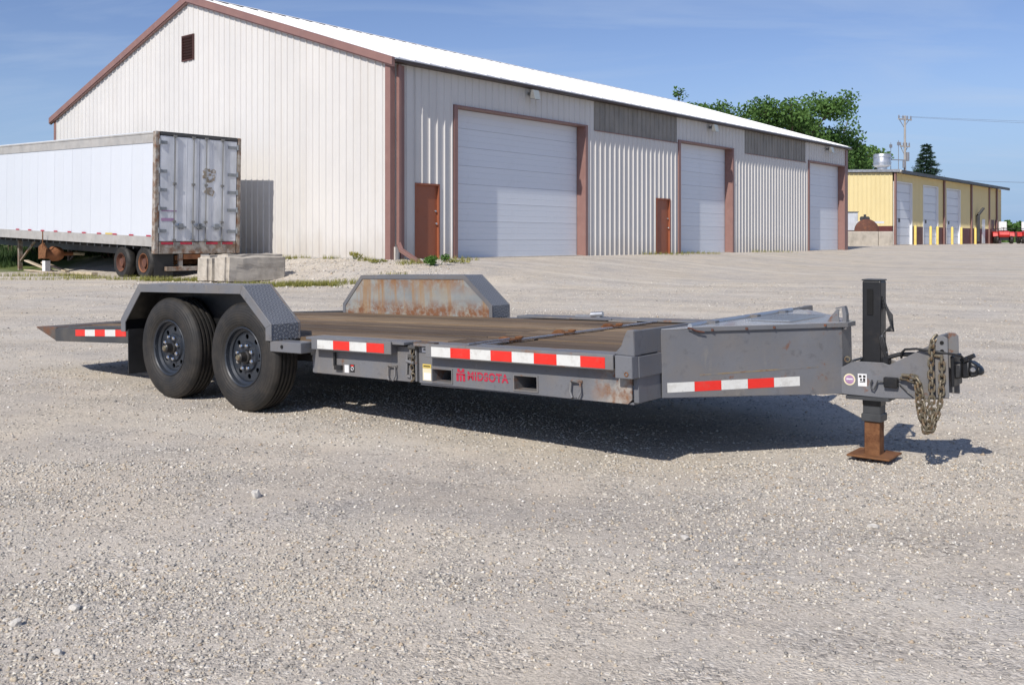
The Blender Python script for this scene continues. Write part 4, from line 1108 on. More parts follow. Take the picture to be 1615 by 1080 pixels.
# ==================================================================== EQUIPMENT TRAILER (the subject)
TWX, TWY = -1.909, 6.715
TRZ = math.atan2(-0.622, 0.783)
PITCH = (0, -0.025, 0)
def build_trailer():
    b = root('equipment_trailer', (TWX, TWY, 0), TRZ, 'grey flatbed equipment trailer with a wooden deck and two axles standing on gravel', 'trailer')
    def part(mb, name, mat, bevel=0.0, seg=1, smooth=None, label=None, par=None):
        return mb.build(name, mat, par or b, smooth=smooth, bevel=bevel, seg=seg, rot=None if par else PITCH, label=label)
    FAR = 2.588                       # far outer side; the near outer side is y = 0
    def mir(y): return FAR - y
    # ---------------- frame webs, near and far
    def web(far):
        f = (lambda y: mir(y)) if far else (lambda y: y)
        m = MB(); lo, hi = sorted((f(0.13), f(0.142)))
        m.prism([(0.634, 0.305), (1.555, 0.302), (1.555, 0.515), (0.634, 0.515)], lo, hi, 'y')
        # front web, left open at the two fork pockets
        m.prism([(1.625, 0.302), (1.731, 0.3015), (1.731, 0.515), (1.625, 0.515)], lo, hi, 'y')
        m.prism([(1.899, 0.300), (2.357, 0.2965), (2.357, 0.515), (1.899, 0.515)], lo, hi, 'y')
        m.prism([(2.529, 0.295), (2.80, 0.2925), (2.80, 0.515), (2.529, 0.515)], lo, hi, 'y')
        m.prism([(1.731, 0.3015), (1.899, 0.300), (1.899, 0.311), (1.731, 0.311)], lo, hi, 'y'); m.box(1.731, 1.899, lo, hi, 0.399, 0.515)
        m.prism([(2.357, 0.2965), (2.529, 0.295), (2.529, 0.307), (2.357, 0.307)], lo, hi, 'y'); m.box(2.357, 2.529, lo, hi, 0.399, 0.515)
        # flanges
        lo2, hi2 = sorted((f(0.142), f(0.20)))
        m.box(0.634, 1.555, lo2, hi2, 0.298, 0.310); m.box(1.625, 3.13, lo2, hi2, 0.288, 0.300)
        return m
    fr = part(web(False), 'frame_rail', M['grey'])
    part(web(True), 'frame_rail', M['grey'])
    for far in (0, 1):
        lo, hi = sorted((0.13, 0.142)) if not far else sorted((mir(0.13), mir(0.142)))
        m = MB(); m.prism([(2.801, 0.2925), (2.90, 0.292), (3.10, 0.292), (3.125, 0.315), (3.125, 0.515), (2.801, 0.515)], lo, hi, 'y'); part(m, 'frame_end', M['rustyend'], label='rust blistered front end of the frame rail')
    m = MB(); m.box(0.63, 0.642, 0.142, 0.24, 0.30, 0.515); m.box(1.62, 1.632, 0.142, 0.24, 0.30, 0.515); m.box(1.548, 1.560, 0.142, 0.24, 0.30, 0.515)
    part(m, 'end_plate', M['dark'])
    # top edge strip beside the deck
    for far in (0, 1):
        f = mir if far else (lambda y: y)
        m = MB(); lo, hi = sorted((f(0.075), f(0.236)))
        m.box(0.632, 1.588 if far else 1.55, lo, hi, 0.528, 0.546); part(m, 'deck_edge', M['grey'], 0.003)
        m = MB(); m.box(1.592 if far else 1.63, 3.05, lo, hi, 0.528, 0.544); part(m, 'deck_edge', M['greyworn'], 0.003)
        # rub rails: a lip plate held off the web, with a top flange
        for (x0, x1, mt) in ((0.705, 1.452, M['grey']), (1.745, 3.06, M['greyworn'])):
            m = MB(); lo, hi = sorted((f(0.060), f(0.072)))
            m.box(x0, x1, lo, hi, 0.468, 0.548)
            lo2, hi2 = sorted((f(0.072), f(0.130)))
            k = 4 if x1 > 2 else 2
            for i in range(k + 1):
                xx = x0 + 0.012 + (x1 - x0 - 0.036) * i / k; m.box(xx, xx + 0.012, lo2, hi2, 0.472, 0.526)
            rr = part(m, 'rub_rail', mt, 0.003)
            n = 8 if x1 > 2 else 4
            a0, a1 = (1.795, 3.013) if x1 > 2 else (0.768, 1.395)
            st = (a1 - a0) / n
            for i in range(n):
                m = MB(); lo3, hi3 = sorted((f(0.0575), f(0.0600)))
                m.box(a0 + i * st, a0 + (i + 1) * st - 0.0005, lo3, hi3, 0.4755, 0.5325)
                m.build('reflective_tape', M['redtape'] if i % 2 else M['whitetape'], rr)
    # near bracket ahead of the fender
    for far in (0, 1):
        f = mir if far else (lambda y: y)
        m = MB(); lo, hi = sorted((f(0.0), f(0.128))); m.box(0.345, 0.668, lo, hi, 0.440, 0.512)
        br = part(m, 'fender_bracket', M['grey'], 0.005)
        m = MB(); lo, hi = sorted((f(-0.004), f(0.001))); m.lathe([(0.0, lo), (0.013, lo), (0.013, hi), (0.0, hi)], 12, 'y', (0.475, 0, 0.478)); m.build('bolt_hole', M['hole'], br)
    # ---------------- deck planks: rear tilting bed and front fixed bed, one board at a time
    nb = 11; t0, t1 = 0.240, 2.348; bw = (t1 - t0) / nb
    def drop(x): return 0.0 if x > -1.62 else -0.030 * (-1.62 - x) / 1.25
    rr = random.Random(5)
    for i in range(nb):
        y0 = t0 + i * bw + 0.004; y1 = t0 + (i + 1) * bw - 0.004
        m = MB(); dz = rr.uniform(-0.004, 0.004)
        xs = [-2.86, -2.2, -1.62, -0.6, 0.5, 1.585]
        vs, fs = [], []
        for k, x in enumerate(xs):
            z = 0.521 + drop(x) + dz + rr.uniform(-0.001, 0.001)
            vs += [(x, y0, z - 0.038), (x, y1, z - 0.038), (x, y1, z), (x, y0, z)]
        for k in range(len(xs) - 1):
            a = 4 * k
            fs += [(a, a+4, a+5, a+1), (a+1, a+5, a+6, a+2), (a+2, a+6, a+7, a+3), (a+3, a+7, a+4, a)]
        fs += [(0, 1, 2, 3), (len(vs)-1, len(vs)-2, len(vs)-3, len(vs)-4)]
        m.add(vs, fs); part(m, 'plank', M['wood'], 0.003)
        m = MB(); dz = rr.uniform(-0.004, 0.004); m.box(1.592, 3.146, y0, y1, 0.482, 0.521 + dz); part(m, 'plank', M['wood'], 0.003)
    m = MB(); m.box(1.40, 3.145, 0.242, 2.346, 0.470, 0.476); part(m, 'deck_light_block', M['dark'])  # added sheet that keeps sun streaks from falling through the deck gaps
    # cross members and spine below the deck
    m = MB()
    for x in (-2.6, -2.2, -1.8, -1.3, -0.45, 0.5, 0.9, 1.3, 1.8, 2.2, 2.6, 3.0):
        z = 0.40 + drop(x); m.box(x - 0.03, x + 0.03, 0.25, 2.338, z, z + 0.066)
    part(m, 'cross_member', M['dark'])
    m = MB()
    for y in (0.62, 1.93): m.box(-2.3, 3.2, y, y + 0.06, 0.31, 0.41)
    part(m, 'main_beam', M['dark'])
    # steel cross strip on the deck with three worn tie-down lugs
    m = MB(); m.bar((2.0, 0.245, 0.5335), (2.0, 2.34, 0.5335), 0.030, 0.013); m.bar((2.03, 0.12, 0.552), (2.035, 0.50, 0.552), 0.012, 0.012)
    strip = part(m, 'deck_strip', M['steel'], 0.002)
    for (x, y) in ((1.965, 0.55), (1.965, 1.13), (1.965, 1.73)):
        m = MB(); m.box(x - 0.05, x + 0.05, y - 0.03, y + 0.10, 0.524, 0.542); m.prism([(x - 0.045, 0.542), (x + 0.03, 0.542), (x + 0.02, 0.556), (x - 0.01, 0.562), (x - 0.04, 0.554)], y - 0.02, y + 0.02, 'y'); m.torus((x + 0.02, y + 0.11, 0.548), 0.022, 0.007, 'z', 14, 6)
        m.build('tie_down_lug', M['rust'], strip, bevel=0.002)
    # ---------------- tail
    def tail(far):
        f = mir if far else (lambda y: y)
        m = MB(); lo, hi = sorted((f(0.10), f(0.116)))
        m.prism([(-2.87, 0.372), (-1.55, 0.405), (-1.55, 0.525), (-2.87, 0.482)], lo, hi, 'y')
        lo, hi = sorted((f(0.116), f(0.236))); m.prism([(-2.87, 0.474), (-1.56, 0.523), (-1.56, 0.541), (-2.87, 0.492)], lo, hi, 'y')
        return m
    tp = part(tail(False), 'tail_rail', M['dark'], 0.004)
    part(tail(True), 'tail_rail', M['dark'], 0.004)
    m = MB(); m.prism([(-2.87, 0.372), (-2.87, 0.497), (-3.24, 0.490), (-3.25, 0.480)], 0.11, mir(0.11), 'y')
    part(m, 'tail_wedge', M['tailsteel'], 0.004, label='dark worn knife edge tail')
    m = MB(); m.box(-2.875, -2.845, 0.116, mir(0.116), 0.372, 0.46); part(m, 'tail_beam', M['dark'])
    for i in range(5):
        x0 = -2.50 + i * 0.166
        m = MB(); z = 0.4315 + 0.032 * (x0 + 2.50); m.prism([(x0, z), (x0 + 0.1655, z + 0.0055), (x0 + 0.1655, z + 0.0615), (x0, z + 0.056)], 0.0972, 0.0998, 'y')
        m.build('reflective_tape', M['redtape'] if i % 2 == 0 else M['whitetape'], tp)
    # ---------------- fenders
    def fender(far):
        f = mir if far else (lambda y: y)
        P = [(-1.560, 0.512), (-1.560, 0.612), (-1.289, 0.893), (0.053, 0.890), (0.368, 0.624), (0.368, 0.512)]
        def inset(d):
            return [(-1.560 + d, 0.512), (-1.560 + d, 0.612 - d*0.42), (-1.289 + d*0.42, 0.893 - d), (0.053 - d*0.42, 0.890 - d), (0.368 - d, 0.624 - d*0.42), (0.368 - d, 0.512)]
        # top shell of tread plate
        m = MB(); Q = inset(0.008); n = len(P)
        y0, y1 = sorted((f(0.004), f(0.230)))
        for k in range(n - 1):
            (ax, az), (bx, bz), (cx, cz), (dx, dz) = P[k], P[k+1], Q[k+1], Q[k]
            vs = [(p[0], y, p[1]) for y in (y0, y1) for p in ((ax, az), (bx, bz), (cx, cz), (dx, dz))]
            m.add(vs, [(0,1,2,3), (7,6,5,4), (0,4,5,1), (1,5,6,2), (2,6,7,3), (3,7,4,0)])
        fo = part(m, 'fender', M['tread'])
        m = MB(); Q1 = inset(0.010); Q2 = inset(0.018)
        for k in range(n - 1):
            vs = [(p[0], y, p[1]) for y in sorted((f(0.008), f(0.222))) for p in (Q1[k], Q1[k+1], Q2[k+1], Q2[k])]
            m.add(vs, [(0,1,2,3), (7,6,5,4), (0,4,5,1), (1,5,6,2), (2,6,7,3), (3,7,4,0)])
        m.build('underside_shade_sheet', M['black'], fo)  # black sheet added to paint the shade under the fender shell
        # outer skirt band
        m = MB(); Q = inset(0.062); y0, y1 = sorted((f(-0.006), f(0.004)))
        PP = [(p[0] + (0.002 if p[0] > -0.5 else -0.002), p[1] + (0.002 if p[1] > 0.6 else 0)) for p in P]
        for k in range(n - 1):
            vs = [(p[0], y, p[1]) for y in (y0, y1) for p in (PP[k], PP[k+1], Q[k+1], Q[k])]
            m.add(vs, [(0,1,2,3), (7,6,5,4), (0,4,5,1), (1,5,6,2), (2,6,7,3), (3,7,4,0)])
        m.build('fender_skirt', M['grey'], fo, bevel=0.002)
        # inner wall towards the deck
        y0, y1 = sorted((f(0.230), f(0.238)))
        m = MB(); m.prism(P, y0, y1, 'y'); m.build('inner_panel', M['rustpanel'], fo)
        y0, y1 = sorted((f(0.2225), f(0.2295))); m = MB(); m.prism(inset(0.01), y0, y1, 'y'); m.build('wheel_side_shade_sheet', M['black'], fo)  # black sheet added over the wheel-side panel, painting in the shade behind the tyres
        y0, y1 = sorted((f(0.236), f(0.244)))
        m = MB(); Q = inset(0.035)
        for k in range(n - 1):
            vs = [(p[0], y, p[1]) for y in (y0, y1) for p in (PP[k], PP[k+1], Q[k+1], Q[k])]
            m.add(vs, [(0,1,2,3), (7,6,5,4), (0,4,5,1), (1,5,6,2), (2,6,7,3), (3,7,4,0)])
        m.build('inner_rim', M['grey'], fo)
        return fo
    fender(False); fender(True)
    # mud flap behind the rear wheel
    m = MB(); m.box(-1.47, -1.46, 0.0, 0.21, 0.175, 0.53); mf = part(m, 'mud_flap', M['blackrub'])
    m = MB(); m.box(-1.47, -1.46, mir(0.21), mir(0.0), 0.175, 0.53); part(m, 'mud_flap', M['blackrub'])
    # ---------------- wheels
    R, w = 0.384, 0.212
    def make_wheel():
        m = MB()
        hw = w / 2
        tread = [(0.210, -hw + 0.020), (0.225, -hw + 0.006), (0.255, -hw - 0.006), (0.300, -hw - 0.010), (0.335, -hw - 0.004), (0.360, -hw + 0.006), (0.373, -hw + 0.016), (R - 0.002, -hw + 0.028)]
        gw = 0.007; prof = list(tread)
        for gc in (-0.048, -0.016, 0.016, 0.048):
            prof += [(R, gc - gw - 0.002), (R - 0.011, gc - gw + 0.001), (R - 0.011, gc + gw - 0.001), (R, gc + gw + 0.002)]
        prof += [(r, -y) for r, y in reversed(tread)]
        m.lathe(prof, 72, 'y')
        t = m.build('wheel', M['tyre'], b, smooth=50)
        # rim: flange, drop, dished disc with eight round hand holes
        m = MB(); m.lathe([(0.208, -hw + 0.024), (0.213, -hw + 0.012), (0.207, -hw + 0.008), (0.199, -hw + 0.014), (0.194, -hw + 0.040), (0.178, -hw + 0.050), (0.172, -hw + 0.085), (0.172, hw - 0.02), (0.208, hw - 0.012)], 56, 'y')
        m.build('rim', M['rim'], t, smooth=40)
        bm = bmesh.new()
        def ring(cx, cz, r, n):
            vs = [bm.verts.new((cx + r * math.cos(2*PI*k/n), 0, cz + r * math.sin(2*PI*k/n))) for k in range(n)]
            return [bm.edges.new((vs[k], vs[(k+1) % n])) for k in range(n)]
        yd = -hw + 0.060
        outer = ring(0, 0, 0.174, 64); mid = ring(0, 0, 0.110, 40)
        ed = outer + mid
        for k in range(8):
            a = 2*PI*(k + 0.5)/8; ed += ring(0.140*math.cos(a), 0.140*math.sin(a), 0.0185, 16)
        bmesh.ops.triangle_fill(bm, use_beauty=True, edges=ed, normal=(0, -1, 0))
        inner = ring(0, 0, 0.102, 40); hubr = ring(0, 0, 0.052, 40)
        bmesh.ops.bridge_loops(bm, edges=mid + inner); bmesh.ops.bridge_loops(bm, edges=inner + hubr)
        for v in bm.verts:
            r = math.hypot(v.co.x, v.co.z)
            v.co.y = yd - (0.014 if r < 0.105 else 0.0)
        bmesh.ops.recalc_face_normals(bm, faces=bm.faces)
        g = bmesh.ops.extrude_face_region(bm, geom=bm.faces[:])
        for e in g['geom']:
            if isinstance(e, bmesh.types.BMVert): e.co.y += 0.008
        bmesh.ops.recalc_face_normals(bm, faces=bm.faces)
        me = bpy.data.meshes.new('wheel_disc'); bm.to_mesh(me); bm.free(); me.materials.append(M['rim'])
        d = bpy.data.objects.new('wheel_disc', me); COL.objects.link(d); d.parent = t
        m = MB(); m.lathe([(0.0, hw - 0.04), (0.17, hw - 0.04), (0.17, -hw + 0.10), (0.0, -hw + 0.10)], 24, 'y'); m.build('brake_drum', M['hole'], t)
        m = MB(); y = -hw + 0.06
        m.lathe([(0.0, y - 0.088), (0.026, y - 0.088), (0.034, y - 0.080), (0.036, y - 0.035), (0.048, y - 0.030), (0.056, y - 0.004), (0.058, y + 0.02)], 24, 'y'); m.build('hub', M['black'], t, smooth=35)
        m = MB(); m.lathe([(0.0, y - 0.094), (0.018, y - 0.094), (0.022, y - 0.088), (0.0, y - 0.0875)], 16, 'y'); m.build('hub_cap', M['chain'], t, smooth=35)
        nm = MB(); nm.lathe([(0.0, -0.042), (0.010, -0.042), (0.0155, -0.034), (0.0165, -0.026), (0.0165, 0.0), (0.021, 0.002)], 6, 'y'); nut = None
        for k in range(8):
            a = 2*PI*k/8
            p = (0.085*math.cos(a), y + 0.0, 0.085*math.sin(a))
            if nut is None: nut = nm.build('lug_nut', M['nutsteel'], t, loc=p)
            else: copy_obj(nut, t, p)
        m = MB(); m.tube([(0.15, -hw + 0.05, 0.03), (0.158, -hw + 0.015, 0.035)], 0.004, 6); m.build('valve_stem', M['blackrub'], t)
        return t
    wh = make_wheel()
    wh.location = (0.0, w/2 + 0.008, R); wh.rotation_euler = (0, 0.3, 0)
    w2 = copy_tree(wh, b); w2.location = (-0.926, w/2 + 0.008, R); w2.rotation_euler = (0, 1.25, 0)
    for x, a in ((0.0, 0.8), (-0.926, 0.2)):
        w3 = copy_tree(wh, b); w3.location = (x, FAR - w/2 - 0.008, R); w3.rotation_euler = (0, a, PI)
    m = MB()
    for x in (0, -0.926): m.tube([(x, 0.2, R - 0.03), (x, FAR - 0.2, R - 0.03)], 0.045, 12)
    m.build('axle', M['dark'], b)
    m = MB()
    for y in (0.40, FAR - 0.46): m.bar((-0.46, y, 0.36), (0.5, y, 0.37), 0.06, 0.05); m.bar((-1.4, y, 0.37), (-0.46, y, 0.36), 0.06, 0.05); m.box(-0.54, -0.38, y - 0.03, y + 0.03, 0.30, 0.46)
    m.build('leaf_spring', M['dark'], b)
    # ---------------- fork pockets
    for (x0, x1) in ((1.738, 1.892), (2.364, 2.522)):
        m = MB(); z0, z1 = 0.318 if x0 < 2 else 0.314, 0.392
        y0, y1, th = 0.124, 0.36, 0.007
        m.box(x0 - th, x1 + th, y0, y1, z1, z1 + th); m.box(x0 - th, x1 + th, y0, y1, z0 - th, z0); m.box(x0 - th, x0, y0, y1, z0, z1); m.box(x1, x1 + th, y0, y1, z0, z1)
        m.box(x0 - th, x1 + th, y1, y1 + 0.006, z0 - th, z1 + th)
        fp = part(m, 'fork_pocket', M['greyworn'])
    # ---------------- lettering on the web (y = 0.13 face)
    def text(txt, size, x, y, z, mat, parent, name='lettering', sx=1.0, bold=0.0):
        cu = bpy.data.curves.new(name, 'FONT'); cu.body = txt; cu.size = size; cu.extrude = 0.0008; cu.offset = bold; cu.space_character = 1.12
        o = bpy.data.objects.new(name, cu); COL.objects.link(o)
        dg = bpy.context.evaluated_depsgraph_get(); me = bpy.data.meshes.new_from_object(o.evaluated_get(dg))
        bpy.data.objects.remove(o)
        o = bpy.data.objects.new(name, me); COL.objects.link(o); me.materials.clear(); me.materials.append(mat)
        o.parent = parent; o.location = (x, y, z); o.rotation_euler = (PI/2, 0, 0); o.scale = (sx, 1, 1)
        return o
    text('MIDSOTA', 0.066, 2.013, 0.1288, 0.346, M['redtxt'], fr, sx=0.98, bold=0.0022)
    m = MB(); X0, Z0 = 1.928, 0.333
    for (a, c, e, g) in ((0.0, 0.018, 0.0, 0.040), (0.026, 0.040, 0.0, 0.030), (0.050, 0.068, 0.0, 0.040), (0.0, 0.068, 0.034, 0.046), (0.008, 0.026, 0.052, 0.072), (0.044, 0.062, 0.052, 0.072), (0.026, 0.044, 0.050, 0.060)):
        m.box(X0 + a, X0 + c, 0.1280, 0.1296, Z0 + e, Z0 + g)
    m.build('emblem', M['redtxt'], fr)
    m = MB(); m.box(2.005, 2.335, 0.1272, 0.1279, 0.3705, 0.3745); m.build('lettering_stripe', M['grey'], fr)
    # ---------------- stickers and small fittings on the web
    m = MB(); m.box(1.655, 1.725, 0.1285, 0.1298, 0.318, 0.392); m.build('sticker', M['creamstk'], fr, label='cream sticker with a white patch')
    m = MB(); m.box(1.665, 1.722, 0.1278, 0.1284, 0.322, 0.365); m.build('sticker', M['whitestk'], fr)
    m = MB(); m.box(1.655, 1.725, 0.1285, 0.1298, 0.3935, 0.417); m.build('sticker', M['yellowstk'], fr, label='yellow warning sticker')
    m = MB(); m.box(1.662, 1.718, 0.1278, 0.1284, 0.401, 0.408); m.build('sticker_print', M['ink'], fr)
    m = MB(); m.box(1.652, 1.690, 0.1285, 0.1298, 0.487, 0.517); m.build('sticker', M['whitestk'], fr, label='small white square sticker')
    m = MB(); m.box(1.664, 1.682, 0.1278, 0.1284, 0.498, 0.510); m.build('sticker_print', M['lampgrey'], fr)
    m = MB(); m.box(0.952, 0.992, 0.1285, 0.1298, 0.322, 0.372); m.build('sticker', M['whitestk'], fr, label='white sticker beside the plug')
    m = MB(); m.box(1.004, 1.048, 0.1285, 0.1298, 0.328, 0.378); m.build('sticker', M['ink'], fr, label='dark sticker with a pale ring')
    m = MB(); m.torus((1.026, 0.1283, 0.351), 0.011, 0.0022, 'y', 16, 6); m.build('sticker_print', M['whitestk'], fr)
    m = MB(); m.box(1.012, 1.040, 0.1278, 0.1284, 0.367, 0.374); m.build('sticker_print', M['redtape'], fr)
    m = MB(); m.tube([(0.868, 0.118, 0.45), (0.868, 0.118, 0.36)], 0.010, 8); m.box(0.872, 0.935, 0.105, 0.13, 0.338, 0.368); m.build('plug_bracket', M['black'], fr, bevel=0.003)
    def dring(x, z, par):
        m = MB(); m.box(x - 0.035, x + 0.035, 0.118, 0.130, z + 0.028, z + 0.046); q = m.build('ring_bracket', M['greyworn'], par, bevel=0.003)
        m = MB()
        pts = [(x - 0.030, 0.112, z + 0.036), (x - 0.034, 0.108, z - 0.015), (x - 0.018, 0.104, z - 0.048), (x + 0.018, 0.104, z - 0.048), (x + 0.034, 0.108, z - 0.015), (x + 0.030, 0.112, z + 0.036), (x - 0.030, 0.112, z + 0.036)]
        m.tube(pts, 0.0065, 8); m.build('tie_down_ring', M['greyworn'], par, smooth=40)
    dring(1.405, 0.352, fr); dring(2.79, 0.350, fr)
    # ---------------- hinge joint with its chain and latch between the two beds
    m = MB(); m.box(1.561, 1.619, 0.150, 0.156, 0.300, 0.530); j = part(m, 'bed_joint', M['black'])
    m = MB(); m.box(1.566, 1.576, 0.116, 0.15, 0.31, 0.53); m.box(1.606, 1.616, 0.116, 0.15, 0.31, 0.53); m.build('hinge_plate', M['greyworn'], j)
    m = MB(); m.tube([(1.56, 0.112, 0.515), (1.62, 0.112, 0.515)], 0.014, 10); m.tube([(1.555, 0.112, 0.46), (1.61, 0.112, 0.455)], 0.012, 10); m.build('hinge_pin', M['dark'], j, smooth=40)
    m = MB(); m.bar((1.536, 0.120, 0.470), (1.528, 0.120, 0.340), 0.010, 0.014); m.bar((1.528, 0.12, 0.34), (1.560, 0.12, 0.335), 0.010, 0.014); m.tube([(1.53, 0.116, 0.43), (1.60, 0.108, 0.42)], 0.010, 8); m.build('latch', M['greyworn'], j)
    lk = MB(); lk.torus((0, 0, 0), 0.010, 0.0035, 'y', 14, 6, stretch=0.008); l0 = None
    for i in range(8):
        p = (1.588 + 0.006 * math.sin(i * 1.3), 0.112 - 0.002 * (i % 2), 0.488 - i * 0.024)
        o = lk.build('chain_link', M['chain'], j) if l0 is None else copy_obj(l0, j)
        l0 = l0 or o; o.location = p; o.rotation_euler = (0.1 * i, 0.2 * math.sin(i), PI/2 * (i % 2) + 0.4)
    m = MB(); m.box(1.50, 1.70, 0.157, 0.26, 0.462, 0.468); m.build('joint_light_block', M['dark'], j)  # added plate that blocks a spot of sun coming through the joint
    m = MB(); m.box(1.63, 1.80, 0.078, 0.12, 0.543, 0.553); m.build('worn_corner', M['tailsteel'], j)
    # ---------------- end posts and bulkhead at the front of the deck
    for far in (0, 1):
        f = mir if far else (lambda y: y)
        m = MB(); lo, hi = sorted((f(0.066), f(0.1295)))
        m.prism([(3.066, 0.428), (3.168, 0.428), (3.168, 0.542), (3.066, 0.546)], lo, hi, 'y')
        lo2, hi2 = sorted((f(0.090), f(0.165)))
        m.prism([(3.045, 0.546), (3.168, 0.540), (3.168, 0.672), (3.128, 0.672), (3.110, 0.640), (3.090, 0.590)], lo2, hi2, 'y')
        ep = part(m, 'end_post', M['grey'], 0.004)
        if not far:
            m = MB(); m.torus((3.135, 0.065, 0.452), 0.010, 0.003, 'y', 14, 6); m.build('bolt_ring', M['rust'], ep)
    m = MB(); m.box(3.150, 3.169, 0.092, mir(0.092), 0.545, 0.670); m.box(3.146, 3.171, 0.1305, mir(0.1305), 0.428, 0.538); m.box(3.130, 3.160, 0.14, mir(0.14), 0.298, 0.44); part(m, 'bulkhead', M['grey'], 0.003)
    m = MB(); m.prism([(3.00, 0.528), (3.148, 0.660), (3.148, 0.528)], 0.17, 0.36, 'y'); part(m, 'corner_gusset', M['grey'], 0.003)
    # ---------------- V nosed tool box
    A, N1 = (3.172, 0.36), (3.822, 1.215)
    N2, B2 = (N1[0], mir(N1[1])), (A[0], mir(A[1]))
    zb0, zb1 = 0.298, 0.262          # floor line, rear and nose
    zt0, zt1 = 0.655, 0.640
    m = MB()
    def wallp(p, q, z0p, z1p, z0q, z1q, th):
        d = Vector((q[0]-p[0], q[1]-p[1])).normalized(); nn = Vector((d.y, -d.x)) * -th
        vs = [(p[0], p[1], z0p), (q[0], q[1], z0q), (q[0], q[1], z1q), (p[0], p[1], z1p)]
        vs += [(x + nn.x, y + nn.y, z) for x, y, z in vs]
        m.add(vs, [(0,1,2,3), (7,6,5,4), (0,4,5,1), (1,5,6,2), (2,6,7,3), (3,7,4,0)])
    wallp(A, N1, zb0, zt0, zb1, zt1, 0.008); wallp(N1, N2, zb1 + 0.115, zt1, zb1 + 0.115, zt1, 0.008); wallp(N2, B2, zb1, zt1, zb0, zt0, 0.008)
    tb = part(m, 'tool_box', M['grey'], 0.002)
    m = MB(); m.add([(A[0], A[1]+.01, zb0+.003), (N1[0]-.01, N1[1], zb1+.003), (N2[0]-.01, N2[1], zb1+.003), (B2[0], B2[1]-.01, zb0+.003)], [(0,1,2,3)]); m.build('box_floor', M['dark'], tb)
    # lid: lipped sheet with the tongue side overhang
    def along(k, off): 
        d = Vector((N1[0]-A[0], N1[1]-A[1])).normalized()
        return (A[0] + k*(N1[0]-A[0]) + d.y*off, A[1] + k*(N1[1]-A[1]) - d.x*off)
    e0, e1 = along(0.16, 0.014), along(1.03, 0.014)
    f0, f1 = (e0[0], mir(e0[1])), (e1[0], mir(e1[1]))
    m = MB(); zl0, zl1 = 0.662, 0.652
    poly = [e0, e1, f1, f0]; zs = [zl0, zl1, zl1, zl0]
    vs = [(p[0], p[1], z) for p, z in zip(poly, zs)] + [(p[0], p[1], z + 0.005) for p, z in zip(poly, zs)]
    m.add(vs, [(3,2,1,0), (4,5,6,7), (0,1,5,4), (1,2,6,5), (2,3,7,6), (3,0,4,7)])
    def lip(p, q, zp, zq):
        d = Vector((q[0]-p[0], q[1]-p[1])).normalized(); nn = Vector((-d.y, d.x)) * 0.004
        vs = [(p[0], p[1], zp - 0.021), (q[0], q[1], zq - 0.021), (q[0], q[1], zq + 0.004), (p[0], p[1], zp + 0.004)]
        vs += [(x + nn.x, y + nn.y, z) for x, y, z in vs]
        m.add(vs, [(0,1,2,3), (7,6,5,4), (0,4,5,1), (1,5,6,2), (2,6,7,3), (3,7,4,0)])
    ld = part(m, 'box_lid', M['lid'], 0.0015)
    m = MB(); lip(e0, e1, zl0, zl1); lip(e1, f1, zl1, zl1); lip(f1, f0, zl1, zl0); m.build('lid_lip', M['grey'], ld)
    gm = MB()
    for k in (0.12, 0.34, 0.52, 0.86): q_ = along(0.16 + k*0.85, 0.0145); gm.box(q_[0] - 0.012, q_[0] + 0.012, q_[1] - 0.001, q_[1] + 0.004, 0.640, 0.652)
    gm.build('rust_spots', M['darkrust'], ld)
    # fixed rear part of the top
    g0, g1 = along(0.0, 0.0), along(0.155, 0.0)
    m = MB(); vs = [(g0[0], g0[1], 0.656), (g1[0], g1[1], 0.656), (g1[0], mir(g1[1]), 0.656), (g0[0], mir(g0[1]), 0.656)]
    vs += [(x, y, z + 0.005) for x, y, z in vs]
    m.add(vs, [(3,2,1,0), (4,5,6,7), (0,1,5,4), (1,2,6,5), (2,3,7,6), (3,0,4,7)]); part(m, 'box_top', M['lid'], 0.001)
    m = MB(); m.tube([(3.235, 0.56, 0.664), (3.235, 1.95, 0.672)], 0.014, 12)
    hb = part(m, 'hinge_tube', M['galv'], smooth=40)
    for y in (0.75, 1.3, 1.72):
        m = MB(); m.box(3.21, 3.29, y, y + 0.05, 0.660, 0.680); m.build('hinge_strap', M['grey'], hb)
    # expanded metal walkway strip in the lid
    gm = MB(); x0, x1, y0, y1 = 3.34, 3.60, 1.02, 1.56
    for k in range(14): gm.box(x0 + k*0.02, x0 + k*0.02 + 0.006, y0, y1, 0.667, 0.674)
    for k in range(19): gm.box(x0, x1 + 0.006, y0 + k*0.03, y0 + k*0.03 + 0.005, 0.668, 0.673)
    part(gm, 'grating', M['galv'])
    # lid latch at the nose
    m = MB(); yy = N1[1] + 0.02; xx = N1[0]
    m.prism([(xx - 0.090, 0.656), (xx - 0.016, 0.656), (xx - 0.020, 0.690), (xx - 0.016, 0.728), (xx - 0.030, 0.728)], yy - 0.006, yy + 0.004, 'y')
    m.prism([(xx + 0.002, 0.615), (xx + 0.024, 0.615), (xx + 0.026, 0.70), (xx + 0.018, 0.742), (xx + 0.000, 0.742), (xx + 0.004, 0.70)], yy - 0.012, yy + 0.03, 'y')
    m.prism([(xx - 0.036, 0.729), (xx + 0.018, 0.742), (xx + 0.018, 0.748), (xx - 0.036, 0.736)], yy - 0.010, yy + 0.020, 'y')
    lt = part(m, 'lid_latch', M['grey'], 0.002)
    # worn rubber bumper and rust spots on the lid edge
    m = MB(); m.tube([(*along(0.135, 0.014), 0.662), (*along(0.15, 0.020), 0.660), (*along(0.175, 0.022), 0.646), (*along(0.22, 0.022), 0.636)], 0.0045, 8); m.build('lid_prop', M['darkrust'], tb)
